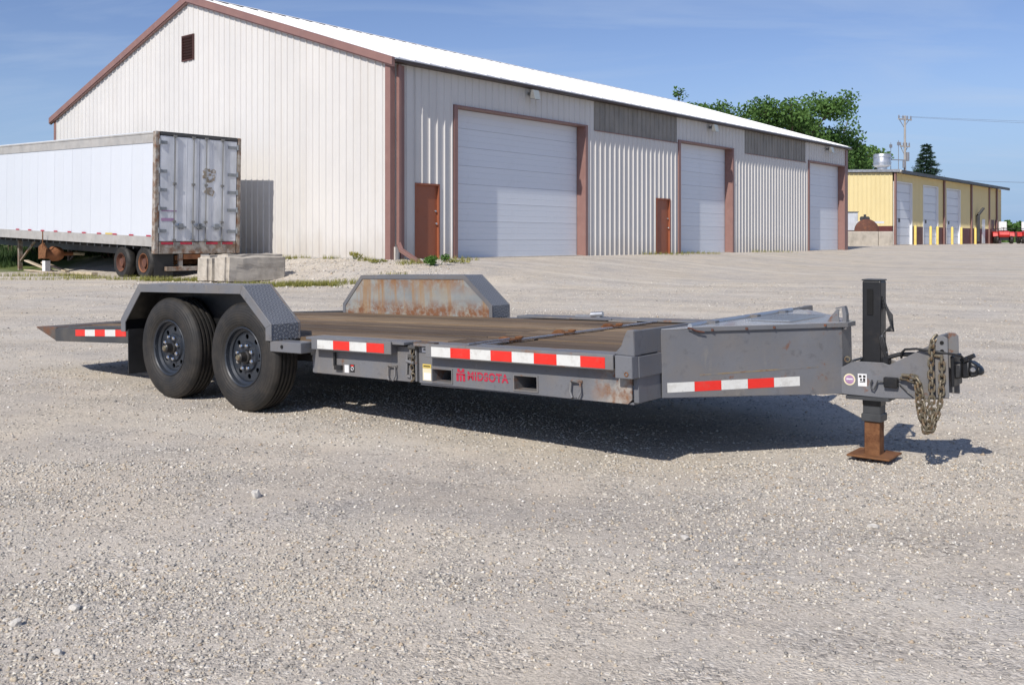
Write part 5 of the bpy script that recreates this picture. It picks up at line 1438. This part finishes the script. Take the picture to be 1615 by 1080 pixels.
    # tape along the tool box
    for i, (k0, k1) in enumerate(((0.026, 0.171), (0.171, 0.316), (0.316, 0.461), (0.461, 0.607), (0.607, 0.753))):
        m = MB(); p, q = along(k0, 0.0012), along(k1 - 0.001, 0.0012); p2, q2 = along(k0, 0.0003), along(k1 - 0.001, 0.0003)
        za, zc = 0.325 - 0.006*k0, 0.376 - 0.006*k0; zd, ze = 0.325 - 0.006*k1, 0.376 - 0.006*k1
        m.add([(p[0], p[1], za), (q[0], q[1], zd), (q[0], q[1], ze), (p[0], p[1], zc), (p2[0], p2[1], za), (q2[0], q2[1], zd), (q2[0], q2[1], ze), (p2[0], p2[1], zc)], [(0,1,2,3), (7,6,5,4), (0,4,5,1), (1,5,6,2), (2,6,7,3), (3,7,4,0)])
        m.build('reflective_tape', M['redtape'] if i % 2 else M['whitetape'], tb)
    # seam and scuff line pressed in the box side
    m = MB(); p, q = along(0.20, 0.0010), along(0.86, 0.0010); p2, q2 = along(0.20, -0.001), along(0.86, -0.001)
    m.add([(p[0], p[1], 0.405), (q[0], q[1], 0.414), (q[0], q[1], 0.422), (p[0], p[1], 0.413), (p2[0], p2[1], 0.405), (q2[0], q2[1], 0.414), (q2[0], q2[1], 0.422), (p2[0], p2[1], 0.413)], [(0,1,2,3), (7,6,5,4), (0,4,5,1), (1,5,6,2), (2,6,7,3), (3,7,4,0)])
    m.build('scuff', M['scuffm'], tb)
    # ---------------- tongue, gussets, coupler channel
    yc = FAR / 2
    m = MB(); n0, n1 = yc - 0.085, yc + 0.085
    side = [(3.805, 0.402), (3.885, 0.446), (4.043, 0.446), (4.075, 0.435), (4.181, 0.492), (4.276, 0.546), (4.318, 0.600), (4.318, 0.272), (4.05, 0.255), (3.845, 0.260), (3.70, 0.275), (3.70, 0.402)]
    m.prism(side, n0, n0 + 0.012, 'y'); m.prism(side, n1 - 0.012, n1, 'y')
    m.prism([(3.70, 0.258), (4.05, 0.252), (4.318, 0.268), (4.318, 0.280), (4.05, 0.264), (3.70, 0.270)], n0 + 0.013, n1 - 0.013, 'y')
    tg = part(m, 'tongue', M['grey'], 0.003)
    m = MB(); m.box(3.84, 4.07, n0 - 0.006, n1 + 0.006, 0.238, 0.256); m.box(3.872, 3.888, n0 - 0.002, n1 + 0.002, 0.444, 0.452); m.build('jack_plate', M['dark'], tg)
    m = MB(); m.box(4.316, 4.332, n0 - 0.015, n1 + 0.015, 0.282, 0.600)
    m.prism([(4.316, 0.282), (4.380, 0.282), (4.380, 0.590), (4.362, 0.604), (4.316, 0.604)], n0 - 0.028, n0 - 0.016, 'y'); m.prism([(4.316, 0.282), (4.380, 0.282), (4.380, 0.590), (4.362, 0.604), (4.316, 0.604)], n1 + 0.016, n1 + 0.028, 'y')
    ch = part(m, 'coupler_channel', M['greyworn'], 0.003)
    for k in range(7):
        m = MB(); z = 0.305 + k * 0.044; m.lathe([(0, -0.003), (0.010, -0.003), (0.010, 0.002), (0, 0.002)], 10, 'y', (4.353, n0 - 0.0285, z)); m.build('adjustment_hole', M['hole'], ch)
    # ball coupler
    m = MB()
    for (x0_, x1_, w0, w1, zlo0, zhi0, zlo1, zhi1) in ((4.384, 4.4266, 0.05, 0.045, 0.375, 0.455, 0.380, 0.462), (4.4266, 4.4658, 0.046, 0.055, 0.380, 0.462, 0.388, 0.474), (4.4658, 4.5050, 0.055, 0.050, 0.388, 0.474, 0.398, 0.452), (4.5050, 4.5246, 0.050, 0.020, 0.398, 0.452, 0.405, 0.430)):
        vs = [(x0_, yc - w0, zlo0), (x1_, yc - w1, zlo1), (x1_, yc + w1, zlo1), (x0_, yc + w0, zlo0), (x0_, yc - w0*0.8, zhi0), (x1_, yc - w1*0.8, zhi1), (x1_, yc + w1*0.8, zhi1), (x0_, yc + w0*0.8, zhi0)]
        m.add(vs, [(3,2,1,0), (4,5,6,7), (0,1,5,4), (1,2,6,5), (2,3,7,6), (3,0,4,7)])
    cp = part(m, 'coupler', M['black'], 0.010, 2, smooth=60)
    m = MB(); m.box(4.384, 4.40, yc - 0.085, yc + 0.085, 0.34, 0.50); m.build('coupler_flange', M['black'], cp, bevel=0.004)
    m = MB(); m.bar((4.4154, yc, 0.468), (4.4826, yc, 0.500), 0.03, 0.022); m.tube([(4.4490, yc - 0.05, 0.478), (4.4490, yc + 0.05, 0.478)], 0.012, 10); m.tube([(4.4826, yc - 0.058, 0.430), (4.4826, yc - 0.05, 0.430)], 0.020, 12); m.build('coupler_latch', M['black'], cp, bevel=0.003)
    m = MB(); m.lathe([(0, -0.004), (0.011, -0.004), (0.013, 0.0), (0, 0.002)], 12, 'y', (4.4854, yc - 0.059, 0.432)); m.build('coupler_pin', M['steel'], cp, smooth=40)
    # stickers on the tongue
    ys = n0 - 0.0012
    m = MB(); m.lathe([(0, -0.0008), (0.0320, -0.0008), (0.0320, 0.0008)], 28, 'y', (3.862, ys, 0.345)); s1 = m.build('sticker', M['creamstk'], tg, label='round cream sticker')
    m = MB(); m.lathe([(0, -0.0006), (0.0245, -0.0006), (0.0245, 0.0004)], 28, 'y', (3.862, ys - 0.0012, 0.345)); m.build('sticker_print', M['purplestk'], tg)
    m = MB(); m.box(3.846, 3.880, ys - 0.0032, ys - 0.0022, 0.344, 0.351); m.build('sticker_print', M['whitestk'], tg)
    m = MB(); m.box(3.908, 3.956, ys - 0.0006, ys + 0.0006, 0.312, 0.380); m.build('sticker', M['whitestk'], tg, label='white sticker with black blocks')
    m = MB()
    for (a, c, e, g) in ((0.006, 0.020, 0.048, 0.060), (0.028, 0.042, 0.048, 0.060), (0.012, 0.022, 0.030, 0.042), (0.028, 0.040, 0.028, 0.044), (0.010, 0.040, 0.022, 0.026)):
        m.box(3.908 + a, 3.908 + c, ys - 0.0016, ys - 0.0010, 0.312 + e, 0.312 + g)
    m.build('sticker_print', M['ink'], tg)
    m = MB(); m.box(4.052, 4.125, n0 - 0.030, n0 - 0.001, 0.318, 0.372); m.build('breakaway_box', M['black'], tg, bevel=0.004)
    m = MB(); m.tube([(4.052, n0 - 0.012, 0.345), (4.02, n0 - 0.02, 0.350), (4.012, n0 - 0.02, 0.325), (3.998, n0 - 0.02, 0.300), (3.985, n0 - 0.02, 0.306), (3.982, n0 - 0.018, 0.330)], 0.0045, 8); m.tube([(3.982, n0 - 0.018, 0.33), (3.99, n0 - 0.018, 0.352)], 0.005, 8); m.build('hook', M['dark'], tg, smooth=40)
    m = MB(); m.tube([(4.125, n0 - 0.015, 0.362), (4.18, n0 - 0.02, 0.364)], 0.0035, 6); m.tube([(4.13, n0 - 0.012, 0.34), (4.17, n0 - 0.012, 0.30), (4.20, n0 - 0.012, 0.278)], 0.003, 6); m.build('breakaway_cable', M['black'], tg)
    m = MB(); m.torus((3.846, n0 + 0.02, 0.452), 0.014, 0.005, 'y', 16, 6); m.build('chain_eye', M['chain'], tg)
    # ---------------- cables
    m = MB(); m.tube([(4.045, n0 + 0.03, 0.44), (4.07, n0 + 0.03, 0.475), (4.12, n0 + 0.03, 0.492), (4.24, n0 + 0.035, 0.498), (4.34, n0 + 0.03, 0.490)], 0.012, 10); m.build('cable', M['blackrub'], tg, smooth=60)
    m = MB(); m.tube([(4.135, n0 + 0.02, 0.475), (4.137, n0 + 0.01, 0.500), (4.16, n0, 0.523), (4.22, n0 - 0.01, 0.530), (4.33, n0 - 0.035, 0.522), (4.395, n0 - 0.02, 0.512), (4.425, yc - 0.04, 0.498), (4.445, yc - 0.03, 0.475)], 0.0065, 10); m.build('cable', M['blackrub'], tg, smooth=60)
    # ---------------- safety chains, link by link
    lk = MB(); lk.torus((0, 0, 0), 0.0132, 0.0060, 'y', 14, 6, stretch=0.009)
    link0 = None
    def chain(path):
        nonlocal link0
        pts = [Vector(p) for p in path]
        root_o = None
        seg = [(pts[i+1] - pts[i]).length for i in range(len(pts) - 1)]; tot = sum(seg); pitch = 0.0325; n = int(tot / pitch)
        for i in range(n):
            dist = (i + 0.5) * pitch; k = 0
            while k < len(seg) - 1 and dist > seg[k]: dist -= seg[k]; k += 1
            d = (pts[k+1] - pts[k]).normalized(); p = pts[k] + d * dist
            q = d.to_track_quat('Z', 'Y') @ Matrix.Rotation(PI/2 * (i % 2) + 0.5 + 0.2 * math.sin(i * 2.1), 3, 'Z').to_quaternion()
            if root_o is None:
                root_o = MB(); root_o.tube([pts[0] + Vector((-0.045, 0.012, 0.0)), pts[0]], 0.009, 8); root_o = root_o.build('safety_chain', M['chain'], b, rot=PITCH)
            o = lk.build('chain_link', M['chain'], root_o) if link0 is None else copy_obj(link0, root_o)
            link0 = link0 or o
            o.rotation_mode = 'QUATERNION'; o.rotation_quaternion = q; o.location = p
    yk = n0 - 0.036
    chain([(4.185, yk, 0.372), (4.220, yk - 0.010, 0.365), (4.232, yk - 0.012, 0.32), (4.236, yk - 0.012, 0.24), (4.245, yk - 0.012, 0.17), (4.272, yk - 0.012, 0.125), (4.296, yk - 0.012, 0.18), (4.304, yk - 0.014, 0.30), (4.300, yk - 0.014, 0.45), (4.312, yk - 0.012, 0.575), (4.330, yk + 0.01, 0.605)])
    chain([(4.355, yk - 0.006, 0.500), (4.352, yk - 0.008, 0.38), (4.346, yk - 0.01, 0.28), (4.330, yk - 0.014, 0.21), (4.296, yk - 0.024, 0.112), (4.270, yk - 0.026, 0.105), (4.258, yk - 0.026, 0.17), (4.272, yk - 0.026, 0.24), (4.290, yk - 0.022, 0.28)])
    chain([(4.20, yk - 0.02, 0.392), (4.224, yk - 0.026, 0.388), (4.246, yk - 0.028, 0.355), (4.262, yk - 0.030, 0.25), (4.272, yk - 0.034, 0.15), (4.286, yk - 0.034, 0.118), (4.310, yk - 0.030, 0.16), (4.318, yk - 0.02, 0.25)])
    # ---------------- jack (stands plumb)
    jx, jy = 3.958, yc
    m = MB(); m.box(jx - 0.05, jx + 0.05, jy - 0.05, jy + 0.05, 0.30, 0.985)
    jk = m.build('jack', M['black'], b, bevel=0.008, seg=2)
    m = MB(); m.box(jx - 0.053, jx + 0.053, jy - 0.053, jy + 0.053, 0.985, 0.993); m.build('jack_cap', M['dark'], jk, bevel=0.003)
    m = MB(); m.box(jx - 0.047, jx + 0.047, jy - 0.047, jy + 0.047, 0.255, 0.32); m.box(jx - 0.054, jx + 0.054, jy - 0.054, jy + 0.054, 0.215, 0.258); m.build('jack_collar', M['dark'], jk, bevel=0.004)
    m = MB(); m.box(jx - 0.041, jx + 0.041, jy - 0.041, jy + 0.041, 0.02, 0.22); m.build('jack_leg', M['rust'], jk, bevel=0.004)
    m = MB(); m.prism([(-0.115, -0.115), (0.115, -0.115), (0.115, 0.115), (-0.115, 0.115)], 0.012, 0.024, 'z')
    m.v = [(jx + x, jy + y, z + 0.012 * (abs(x) > 0.1)) for x, y, z in m.v]; m.build('jack_foot', M['rust'], jk, bevel=0.004)
    m = MB(); m.box(jx - 0.022, jx + 0.010, jy - 0.056, jy - 0.0502, 0.80, 0.94); m.build('jack_window', M['hole'], jk)
    m = MB()
    for k in range(4):
        o_ = 0.004 * k
        m.tube([(jx + 0.055, jy - 0.02 + o_*3, 0.90 - 0.02*k), (jx + 0.085 + o_, jy - 0.03 + o_*2, 0.80), (jx + 0.10 + o_, jy - 0.03, 0.745 - 0.01*k), (jx + 0.075 - o_, jy - 0.045, 0.715), (jx + 0.045 + o_*2, jy - 0.056, 0.68), (jx + 0.06 + o_*2, jy - 0.058, 0.62), (jx + 0.085, jy - 0.05 + o_, 0.56 - o_)], 0.0055, 8)
    m.build('wiring', M['blackrub'], jk, smooth=60)
    m = MB(); m.box(jx + 0.062, jx + 0.10, jy - 0.075, jy - 0.02, 0.535, 0.575); m.build('plug', M['black'], jk, bevel=0.006)
    m = MB(); m.tube([(jx + 0.058, jy - 0.055, 0.69), (jx + 0.085, jy - 0.055, 0.60)], 0.004, 6); m.build('wire_tie', M['steel'], jk)
    # bracket on the far rail
    m = MB(); m.box(1.18, 1.42, 2.44, 2.48, 0.525, 0.56); m.tube([(1.34, 2.44, 0.565), (1.44, 2.46, 0.572)], 0.022, 10); part(m, 'stake_bracket', M['galv'], smooth=40)
    return b
build_trailer()

# ==================================================================== STONES
rock(-1.203, 4.494, 0.028, 0.9, 'angular pale stone lying alone left of the middle of the open gravel', 1)
rock(-1.557, 3.0, 0.020, 0.8, 'dark sided stone near the lower left corner of the gravel', 2)
rock(-1.43, 3.13, 0.022, 0.55, 'flat pale stone in the lower left part of the gravel', 3)
rock(-1.33, 2.80, 0.016, 0.8, 'small dark stone nearest the lower left corner', 4)
rock(0.70, 3.87, 0.022, 0.6, 'whitish stone in the gravel below the trailer shadow', 5)
rock(1.52, 4.02, 0.024, 0.55, 'grey stone in the gravel below the trailer jack', 6)

# ==================================================================== VEGETATION
def leaves(name, centers, n, size, mat, parent=None, flat=0.0, seed=0, tone_lo=0, aspect=0.6):
    """leaf-sized quads: centers = list of (pos, radius(3)) clumps"""
    g = np.random.default_rng(seed)
    C = np.array([c[0] for c in centers], float); R = np.array([c[1] for c in centers], float)
    wts = R.prod(1) ** 0.7; wts /= wts.sum()
    idx = g.choice(len(C), n, p=wts)
    d = g.normal(size=(n, 3)); d /= np.linalg.norm(d, axis=1)[:, None]
    rad = g.uniform(0, 1, n) ** 0.42
    ctr = C[idx] + d * R[idx] * rad[:, None]
    a = g.normal(size=(n, 3)); a /= np.linalg.norm(a, axis=1)[:, None]
    bb = g.normal(size=(n, 3)); bb -= a * (a * bb).sum(1)[:, None]; bb /= np.linalg.norm(bb, axis=1)[:, None]
    s = size * g.uniform(0.6, 1.3, n)[:, None]
    V = np.stack([ctr - a*s, ctr - bb*s*aspect, ctr + a*s, ctr + bb*s*aspect], 1).reshape(-1, 3)
    F = np.arange(n * 4).reshape(n, 4)
    clump_tone = g.uniform(0, 0.6, len(C))
    tone = np.clip(clump_tone[idx] + g.uniform(0, 0.45, n), 0, 1)
    o = mesh_np(name, V, F, mat, np.repeat(tone, 4), 'tone')
    if parent: o.parent = parent
    return o

def broad_tree(x, y, H, spread, label, seed, nl=9000, trunk_lean=0.0, low=0.25, group='trees behind the white building'):
    rr = random.Random(seed); z = gz(x, y)
    r = root('broadleaf_tree', (x, y, z), 0, label, 'tree', group)
    m = MB(); cl = []
    top = (trunk_lean, 0, H * 0.45)
    m.tube([(0, 0, -0.3), (trunk_lean*0.4, 0, H*0.2), top], [H*0.028, H*0.023, H*0.017], 9)
    nb = 20
    for k in range(nb):
        an = 2*PI*k/nb*1.618 + rr.uniform(-.3, .3); rr_ = spread * rr.uniform(0.2, 1.0); hz = H * rr.uniform(low + 0.25, 0.95) * (1 - 0.16 * (rr_/spread))
        e = Vector((trunk_lean + math.cos(an)*rr_, math.sin(an)*rr_, hz))
        s0 = Vector(top) * rr.uniform(0.6, 1.0)
        mid = s0.lerp(e, 0.5) + Vector((0, 0, H*0.05))
        m.tube([s0, mid, e], [H*0.010, H*0.006, H*0.002], 6)
        for q in range(4):
            p = mid.lerp(e, rr.uniform(0.2, 1.1)) + Vector((rr.uniform(-1, 1), rr.uniform(-1, 1), rr.uniform(-0.5, 0.9))) * spread * 0.17
            cr_ = 0.55 + spread * rr.uniform(0.05, 0.16); cl.append((p, (cr_*1.2, cr_*1.2, cr_*0.8)))
            m.tube([mid.lerp(e, 0.7), p], [H*0.003, H*0.001], 4)
    m.build('trunk', M['bark'], r, smooth=60)
    leaves('crown', cl, nl, 0.17, M['leaf'], r, seed=seed)
    return r
broad_tree(27.0, 92, 16.4, 6.0, 'tall broadleaf tree with a wide open crown above the right end of the white roof', 11, 17000)
broad_tree(31.4, 95, 14.2, 4.6, 'lower broadleaf tree right of the tallest crown, above the white roof end', 12, 9500)
broad_tree(22.3, 94, 16.2, 5.0, 'rounded broadleaf tree left of the tallest tree behind the white roof', 13, 12000)
broad_tree(18.6, 93, 15.4, 3.2, 'low leafy tree top left of the rounded broadleaf tree above the roof', 15, 10000)
broad_tree(16.6, 96, 17.0, 1.5, 'small tree top just showing above the white roof, leftmost of the trees', 14, 4000)
broad_tree(37.2, 104, 11.6, 3.4, 'dark broadleaf tree low behind the corner of the white building', 16, 12000)

def spruce(x, y, H, label, seed):
    rr = random.Random(seed); z = gz(x, y)
    r = root('spruce_tree', (x, y, z), 0, label, 'tree')
    m = MB(); m.tube([(0, 0, -0.2), (0, 0, H*0.98)], [0.22, 0.02], 8)
    g = np.random.default_rng(seed); V = []; T = []
    h = 1.2
    while h < H - 0.15:
        R = 0.22 + (H - h) * 0.36
        nb = 12
        for k in range(nb):
            an = 2*PI*k/nb + rr.uniform(-.3, .3) + h; L = R * rr.uniform(0.65, 1.12)
            e = Vector((math.cos(an)*L, math.sin(an)*L, h - 0.12*L + rr.uniform(-.1, .25)))
            m.tube([(0, 0, h + 0.1), e], [0.03, 0.008], 4)
            n = int(75 * L) + 24; tn = rr.uniform(0, 0.6)
            for q in range(n):
                t = rr.uniform(0.15, 1.05); p = Vector((0, 0, h + 0.1)).lerp(e, t) + Vector((rr.uniform(-1, 1), rr.uniform(-1, 1), rr.uniform(-0.6, 0.4))) * 0.28 * (0.4 + L*0.4)
                d = Vector((math.cos(an + rr.uniform(-1, 1)), math.sin(an + rr.uniform(-1, 1)), rr.uniform(-.5, .5))) * rr.uniform(0.10, 0.22)
                w = d.cross(Vector((rr.uniform(-1, 1), rr.uniform(-1, 1), 1))).normalized() * 0.05
                V += [p - w, p + d, p + w]; T += [tn + rr.uniform(0, .4)] * 3
        h += 0.36
    m.build('trunk', M['bark'], r)
    o = mesh_np('crown', np.array([tuple(v) for v in V]), np.arange(len(V)).reshape(-1, 3), M['needle'], np.array(T), 'tone'); o.parent = r
spruce(39.0, 90.0, 9.4, 'dark spruce behind the roof of the yellow building', 31)

def bush(x, y, w, h, label, seed, mat='bushm', n=2500):
    rr = random.Random(seed); r = root('bush', (x, y, gz(x, y)), 0, label, 'bush', 'bushes behind the box trailer')
    cl = []; m = MB()
    for k in range(12):
        p = Vector((rr.uniform(-w, w)*0.7, rr.uniform(-w, w)*0.4, h*rr.uniform(0.25, 0.8)))
        cl.append((p, (w*0.4, w*0.35, h*0.28))); m.tube([(p.x*0.3, p.y*0.3, -0.1), p], [0.04, 0.01], 5)
    m.build('stems', M['bark'], r); leaves('foliage', cl, n, 0.09, M[mat], r, seed=seed)
for i, (x, y, w, h, lab) in enumerate(((-18.4, 37.8, 1.9, 1.9, 'dark bush seen under the box trailer left of the landing leg'), (-21.2, 40.4, 2.3, 2.1, 'dark bush far left beyond the box trailer'), (-16.4, 36.6, 1.5, 1.6, 'low bush seen under the box trailer behind the rusty axle'), (-24.6, 44.0, 2.6, 2.2, 'bush at the left edge of the picture behind the box trailer'))):
    bush(x, y, w, h, lab, 50 + i)
for i, (x, y, w, h, lab) in enumerate(((-14.3, 34.3, 1.3, 1.25, 'shaded weeds between the box trailer and the gable, leftmost of three'), (-12.9, 33.1, 1.3, 1.15, 'shaded weeds between the box trailer and the gable, middle of three'), (-11.6, 31.9, 1.2, 1.1, 'shaded weeds behind the box trailer wheels, nearest the blocks'))):
    bush(x, y, w, h, lab, 60 + i)

def grass(spots, name_label, hmin, hmax, seed, mat='grassm', name='grass'):
    """spots: (x, y, rx, ry, count) patches of blades"""
    g = np.random.default_rng(seed); V = []; T = []
    for (x, y, rx, ry, n) in spots:
        an = g.uniform(0, 2*PI, n); rd = np.sqrt(g.uniform(0, 1, n))
        # clumped
        cx = x + rx*rd*np.cos(an); cy = y + ry*rd*np.sin(an)
        cx = np.where(g.uniform(0, 1, n) < 0.6, np.round(cx*5)/5 + g.normal(0, .03, n), cx)
        z = gzm(cx, cy); h = g.uniform(hmin, hmax, n); t = g.uniform(0, 2*PI, n); le = g.uniform(0.1, 0.6, n)*h
        w = 0.006 + 0.1*h*0.12
        dx, dy = np.cos(t), np.sin(t)
        b0 = np.stack([cx - dy*w, cy + dx*w, z - 0.01], 1); b1 = np.stack([cx + dy*w, cy - dx*w, z - 0.01], 1); tp = np.stack([cx + dx*le, cy + dy*le, z + h], 1)
        V.append(np.stack([b0, b1, tp], 1).reshape(-1, 3)); T.append(np.repeat(g.uniform(0, 1, n), 3))
    V = np.vstack(V); T = np.concatenate(T)
    o = mesh_np(name, V, np.arange(len(V)).reshape(-1, 3), M[mat], T, 'tone', kind='stuff'); tag(o, name_label); return o
grass([(-5.2, 22.3, 1.2, 0.30, 2600), (-4.2, 22.8, 1.0, 0.25, 700), (-3.0, 23.2, 0.5, 0.2, 260), (-8.9, 25.2, 0.9, 0.25, 1500), (-7.9, 24.9, 0.5, 0.2, 500), (-6.2, 22.9, 1.0, 0.1, 300),
       (-6.5, 28.3, 0.5, 0.12, 300), (-5.2, 27.6, 0.25, 0.12, 120), (-4.0, 26.2, 0.2, 0.1, 140), (-2.6, 24.8, 0.4, 0.3, 260), (-10.4, 26.0, 0.6, 0.4, 300), (-12.0, 26.9, 0.8, 0.25, 350), (-14.0, 28.6, 1.5, 0.3, 500),
       (5.6, 35.9, 1.0, 0.15, 260), (7.3, 38.0, 1.0, 0.2, 320), (10.8, 43.0, 2.0, 0.2, 420), (-1.5, 26.9, 0.6, 0.3, 200), (-12.8, 26.0, 1.8, 0.25, 260)], 'thin yellow green grass along the bank and the wall foot', 0.05, 0.16, 5)
grass([(-18, 37.5, 4.5, 2.6, 9000), (-24, 43, 5, 4, 7000)], 'rough grass growing beyond the box trailer', 0.15, 0.5, 6, 'bushm')

def weed(x, y, w, h, label, seed, n=500, mat='weed'):
    rr = random.Random(seed); r = root('weed', (x, y, float(gzm(x, y))), 0, label, 'weed', 'weeds by the white building')
    m = MB(); cl = []
    for k in range(9):
        p = Vector((rr.uniform(-w, w), rr.uniform(-w, w)*0.6, h*rr.uniform(0.35, 0.85))); cl.append((p, (w*0.45, w*0.4, h*0.3))); m.tube([(p.x*0.4, p.y*0.4, -0.03), p], [0.008, 0.003], 5)
    m.build('stems', M['weed'], r); leaves('foliage', cl, n, 0.035, M[mat], r, seed=seed, aspect=0.45)
weed(-1.93, 24.3, 0.24, 0.26, 'bright green weed beside the mouth of the downspout extension', 71, 700)
weed(-1.45, 25.3, 0.28, 0.09, 'low sparse weed right of the bright green weed', 72, 180, 'grassm')
weed(-3.6, 25.3, 0.26, 0.09, 'low sparse weed in front of the building corner', 73, 160, 'grassm')
weed(-4.35, 26.75, 0.16, 0.20, 'dull weed against the foot of the gable wall', 74, 160, 'grassm')

# crop strip and hedge beyond the yard, far right
def far_field():
    g = np.random.default_rng(9)
    cl = []
    for i in range(260):
        x = g.uniform(20, 330); y = 190 + g.uniform(-6, 6); h = g.uniform(3.2, 4.6)
        cl.append(((x, y, 0.8 + h*0.55), (2.4, 2.0, h*0.45)))
    o = leaves('hedge', cl, 22000, 0.55, M['leaf'], seed=9); o['kind'] = 'stuff'; tag(o, 'far green hedge line beyond the yard')
    n = 16000
    x = g.uniform(30, 200, n); y = g.uniform(118, 180, n); z = 0.82
    h = g.uniform(0.9, 1.6, n); t = g.uniform(0, 2*PI, n); w = 0.10
    V = np.stack([np.stack([x - np.cos(t)*w, y - np.sin(t)*w, np.full(n, z)], 1), np.stack([x + np.cos(t)*w, y + np.sin(t)*w, np.full(n, z)], 1), np.stack([x + g.normal(0, .3, n), y + g.normal(0, .3, n), z + h], 1)], 1).reshape(-1, 3)
    o = mesh_np('crop_field', V, np.arange(n*3).reshape(-1, 3), M['crop'], np.repeat(g.uniform(0, 1, n), 3), 'tone', kind='stuff'); tag(o, 'pale green crop rows beyond the yard')
far_field()

# ==================================================================== UTILITY POLES AND WIRES
def poles():
    x, y = 45.2, 110.0; z = gz(x, y); H = 14.6
    r = root('utility_pole', (x, y, z), 0.5, 'tall wooden utility pole with crossarms behind the yellow building', 'utility pole')
    m = MB(); m.tube([(0, 0, -0.5), (0, 0, H)], [0.17, 0.11], 10); m.build('pole', M['polewood'], r, smooth=50)
    for hz, L in ((H - 0.5, 2.2), (H - 3.6, 1.6)):
        m = MB(); m.box(-L/2, L/2, -0.07, 0.07, hz, hz + 0.14); m.bar((-L*0.35, 0.1, hz), (0, 0.12, hz - 0.8), 0.05, 0.05); m.bar((L*0.35, 0.1, hz), (0, 0.12, hz - 0.8), 0.05, 0.05)
        ca = m.build('crossarm', M['polewood'], r)
        for q in (-0.46, -0.15, 0.18, 0.46):
            i = MB(); i.lathe([(0.0, 0.0), (0.05, 0.0), (0.09, 0.12), (0.06, 0.16), (0.09, 0.26), (0.03, 0.40), (0, 0.42)], 8, 'z', (q*L, 0, hz + 0.14)); i.build('insulator', M['ins'], ca)
    m = MB(); m.tube([(0.32, -0.1, H - 5.2), (0.32, -0.1, H - 4.2)], 0.20, 10); m.tube([(-0.3, -0.1, H - 6.0), (-0.3, -0.1, H - 5.2)], 0.15, 10); m.build('transformer', M['ins'], r)
    # antenna frame with thin masts on the far roof side
    x2, y2 = 41.2, 104.0
    r2 = root('antenna_frame', (x2, y2, gz(x2, y2)), 0.4, 'thin metal antenna frame between the roof fan and the utility pole', 'antenna')
    for q, h in ((0.0, 10.9), (1.1, 11.2)):
        m = MB(); m.tube([(q, 0, -0.3), (q, 0, h)], [0.05, 0.03], 8); m.box(q - 0.12, q + 0.12, -0.1, 0.1, h - 0.55, h - 0.2); m.build('mast', M['ins'], r2)
    m = MB(); m.box(-0.4, 2.4, -0.04, 0.04, 9.0, 9.1); m.build('cross_bar', M['ins'], r2)
    # wires: sagging spans out to the right
    for i, (h0, dx, h1, lab) in enumerate(((H - 0.1, 0.6, 12.9, 'upper power line running right across the sky'), (H - 0.1, -0.7, 12.2, 'power line just below the uppermost one'), (H - 7.2, 0.0, 6.7, 'lowest sagging wire above the red machines'))):
        pts = []
        for k in range(15):
            t = k / 14; pts.append((x + dx + 62*t, y - 8*t, z + h0 + (h1 - h0)*t - 1.1*4*t*(1 - t)*0.6))
        m = MB(); m.tube(pts, 0.013 if i < 2 else 0.02, 5); o = m.build('power_line', M['wire']); tag(o, lab, 'wire', 'wires in the sky')
poles()
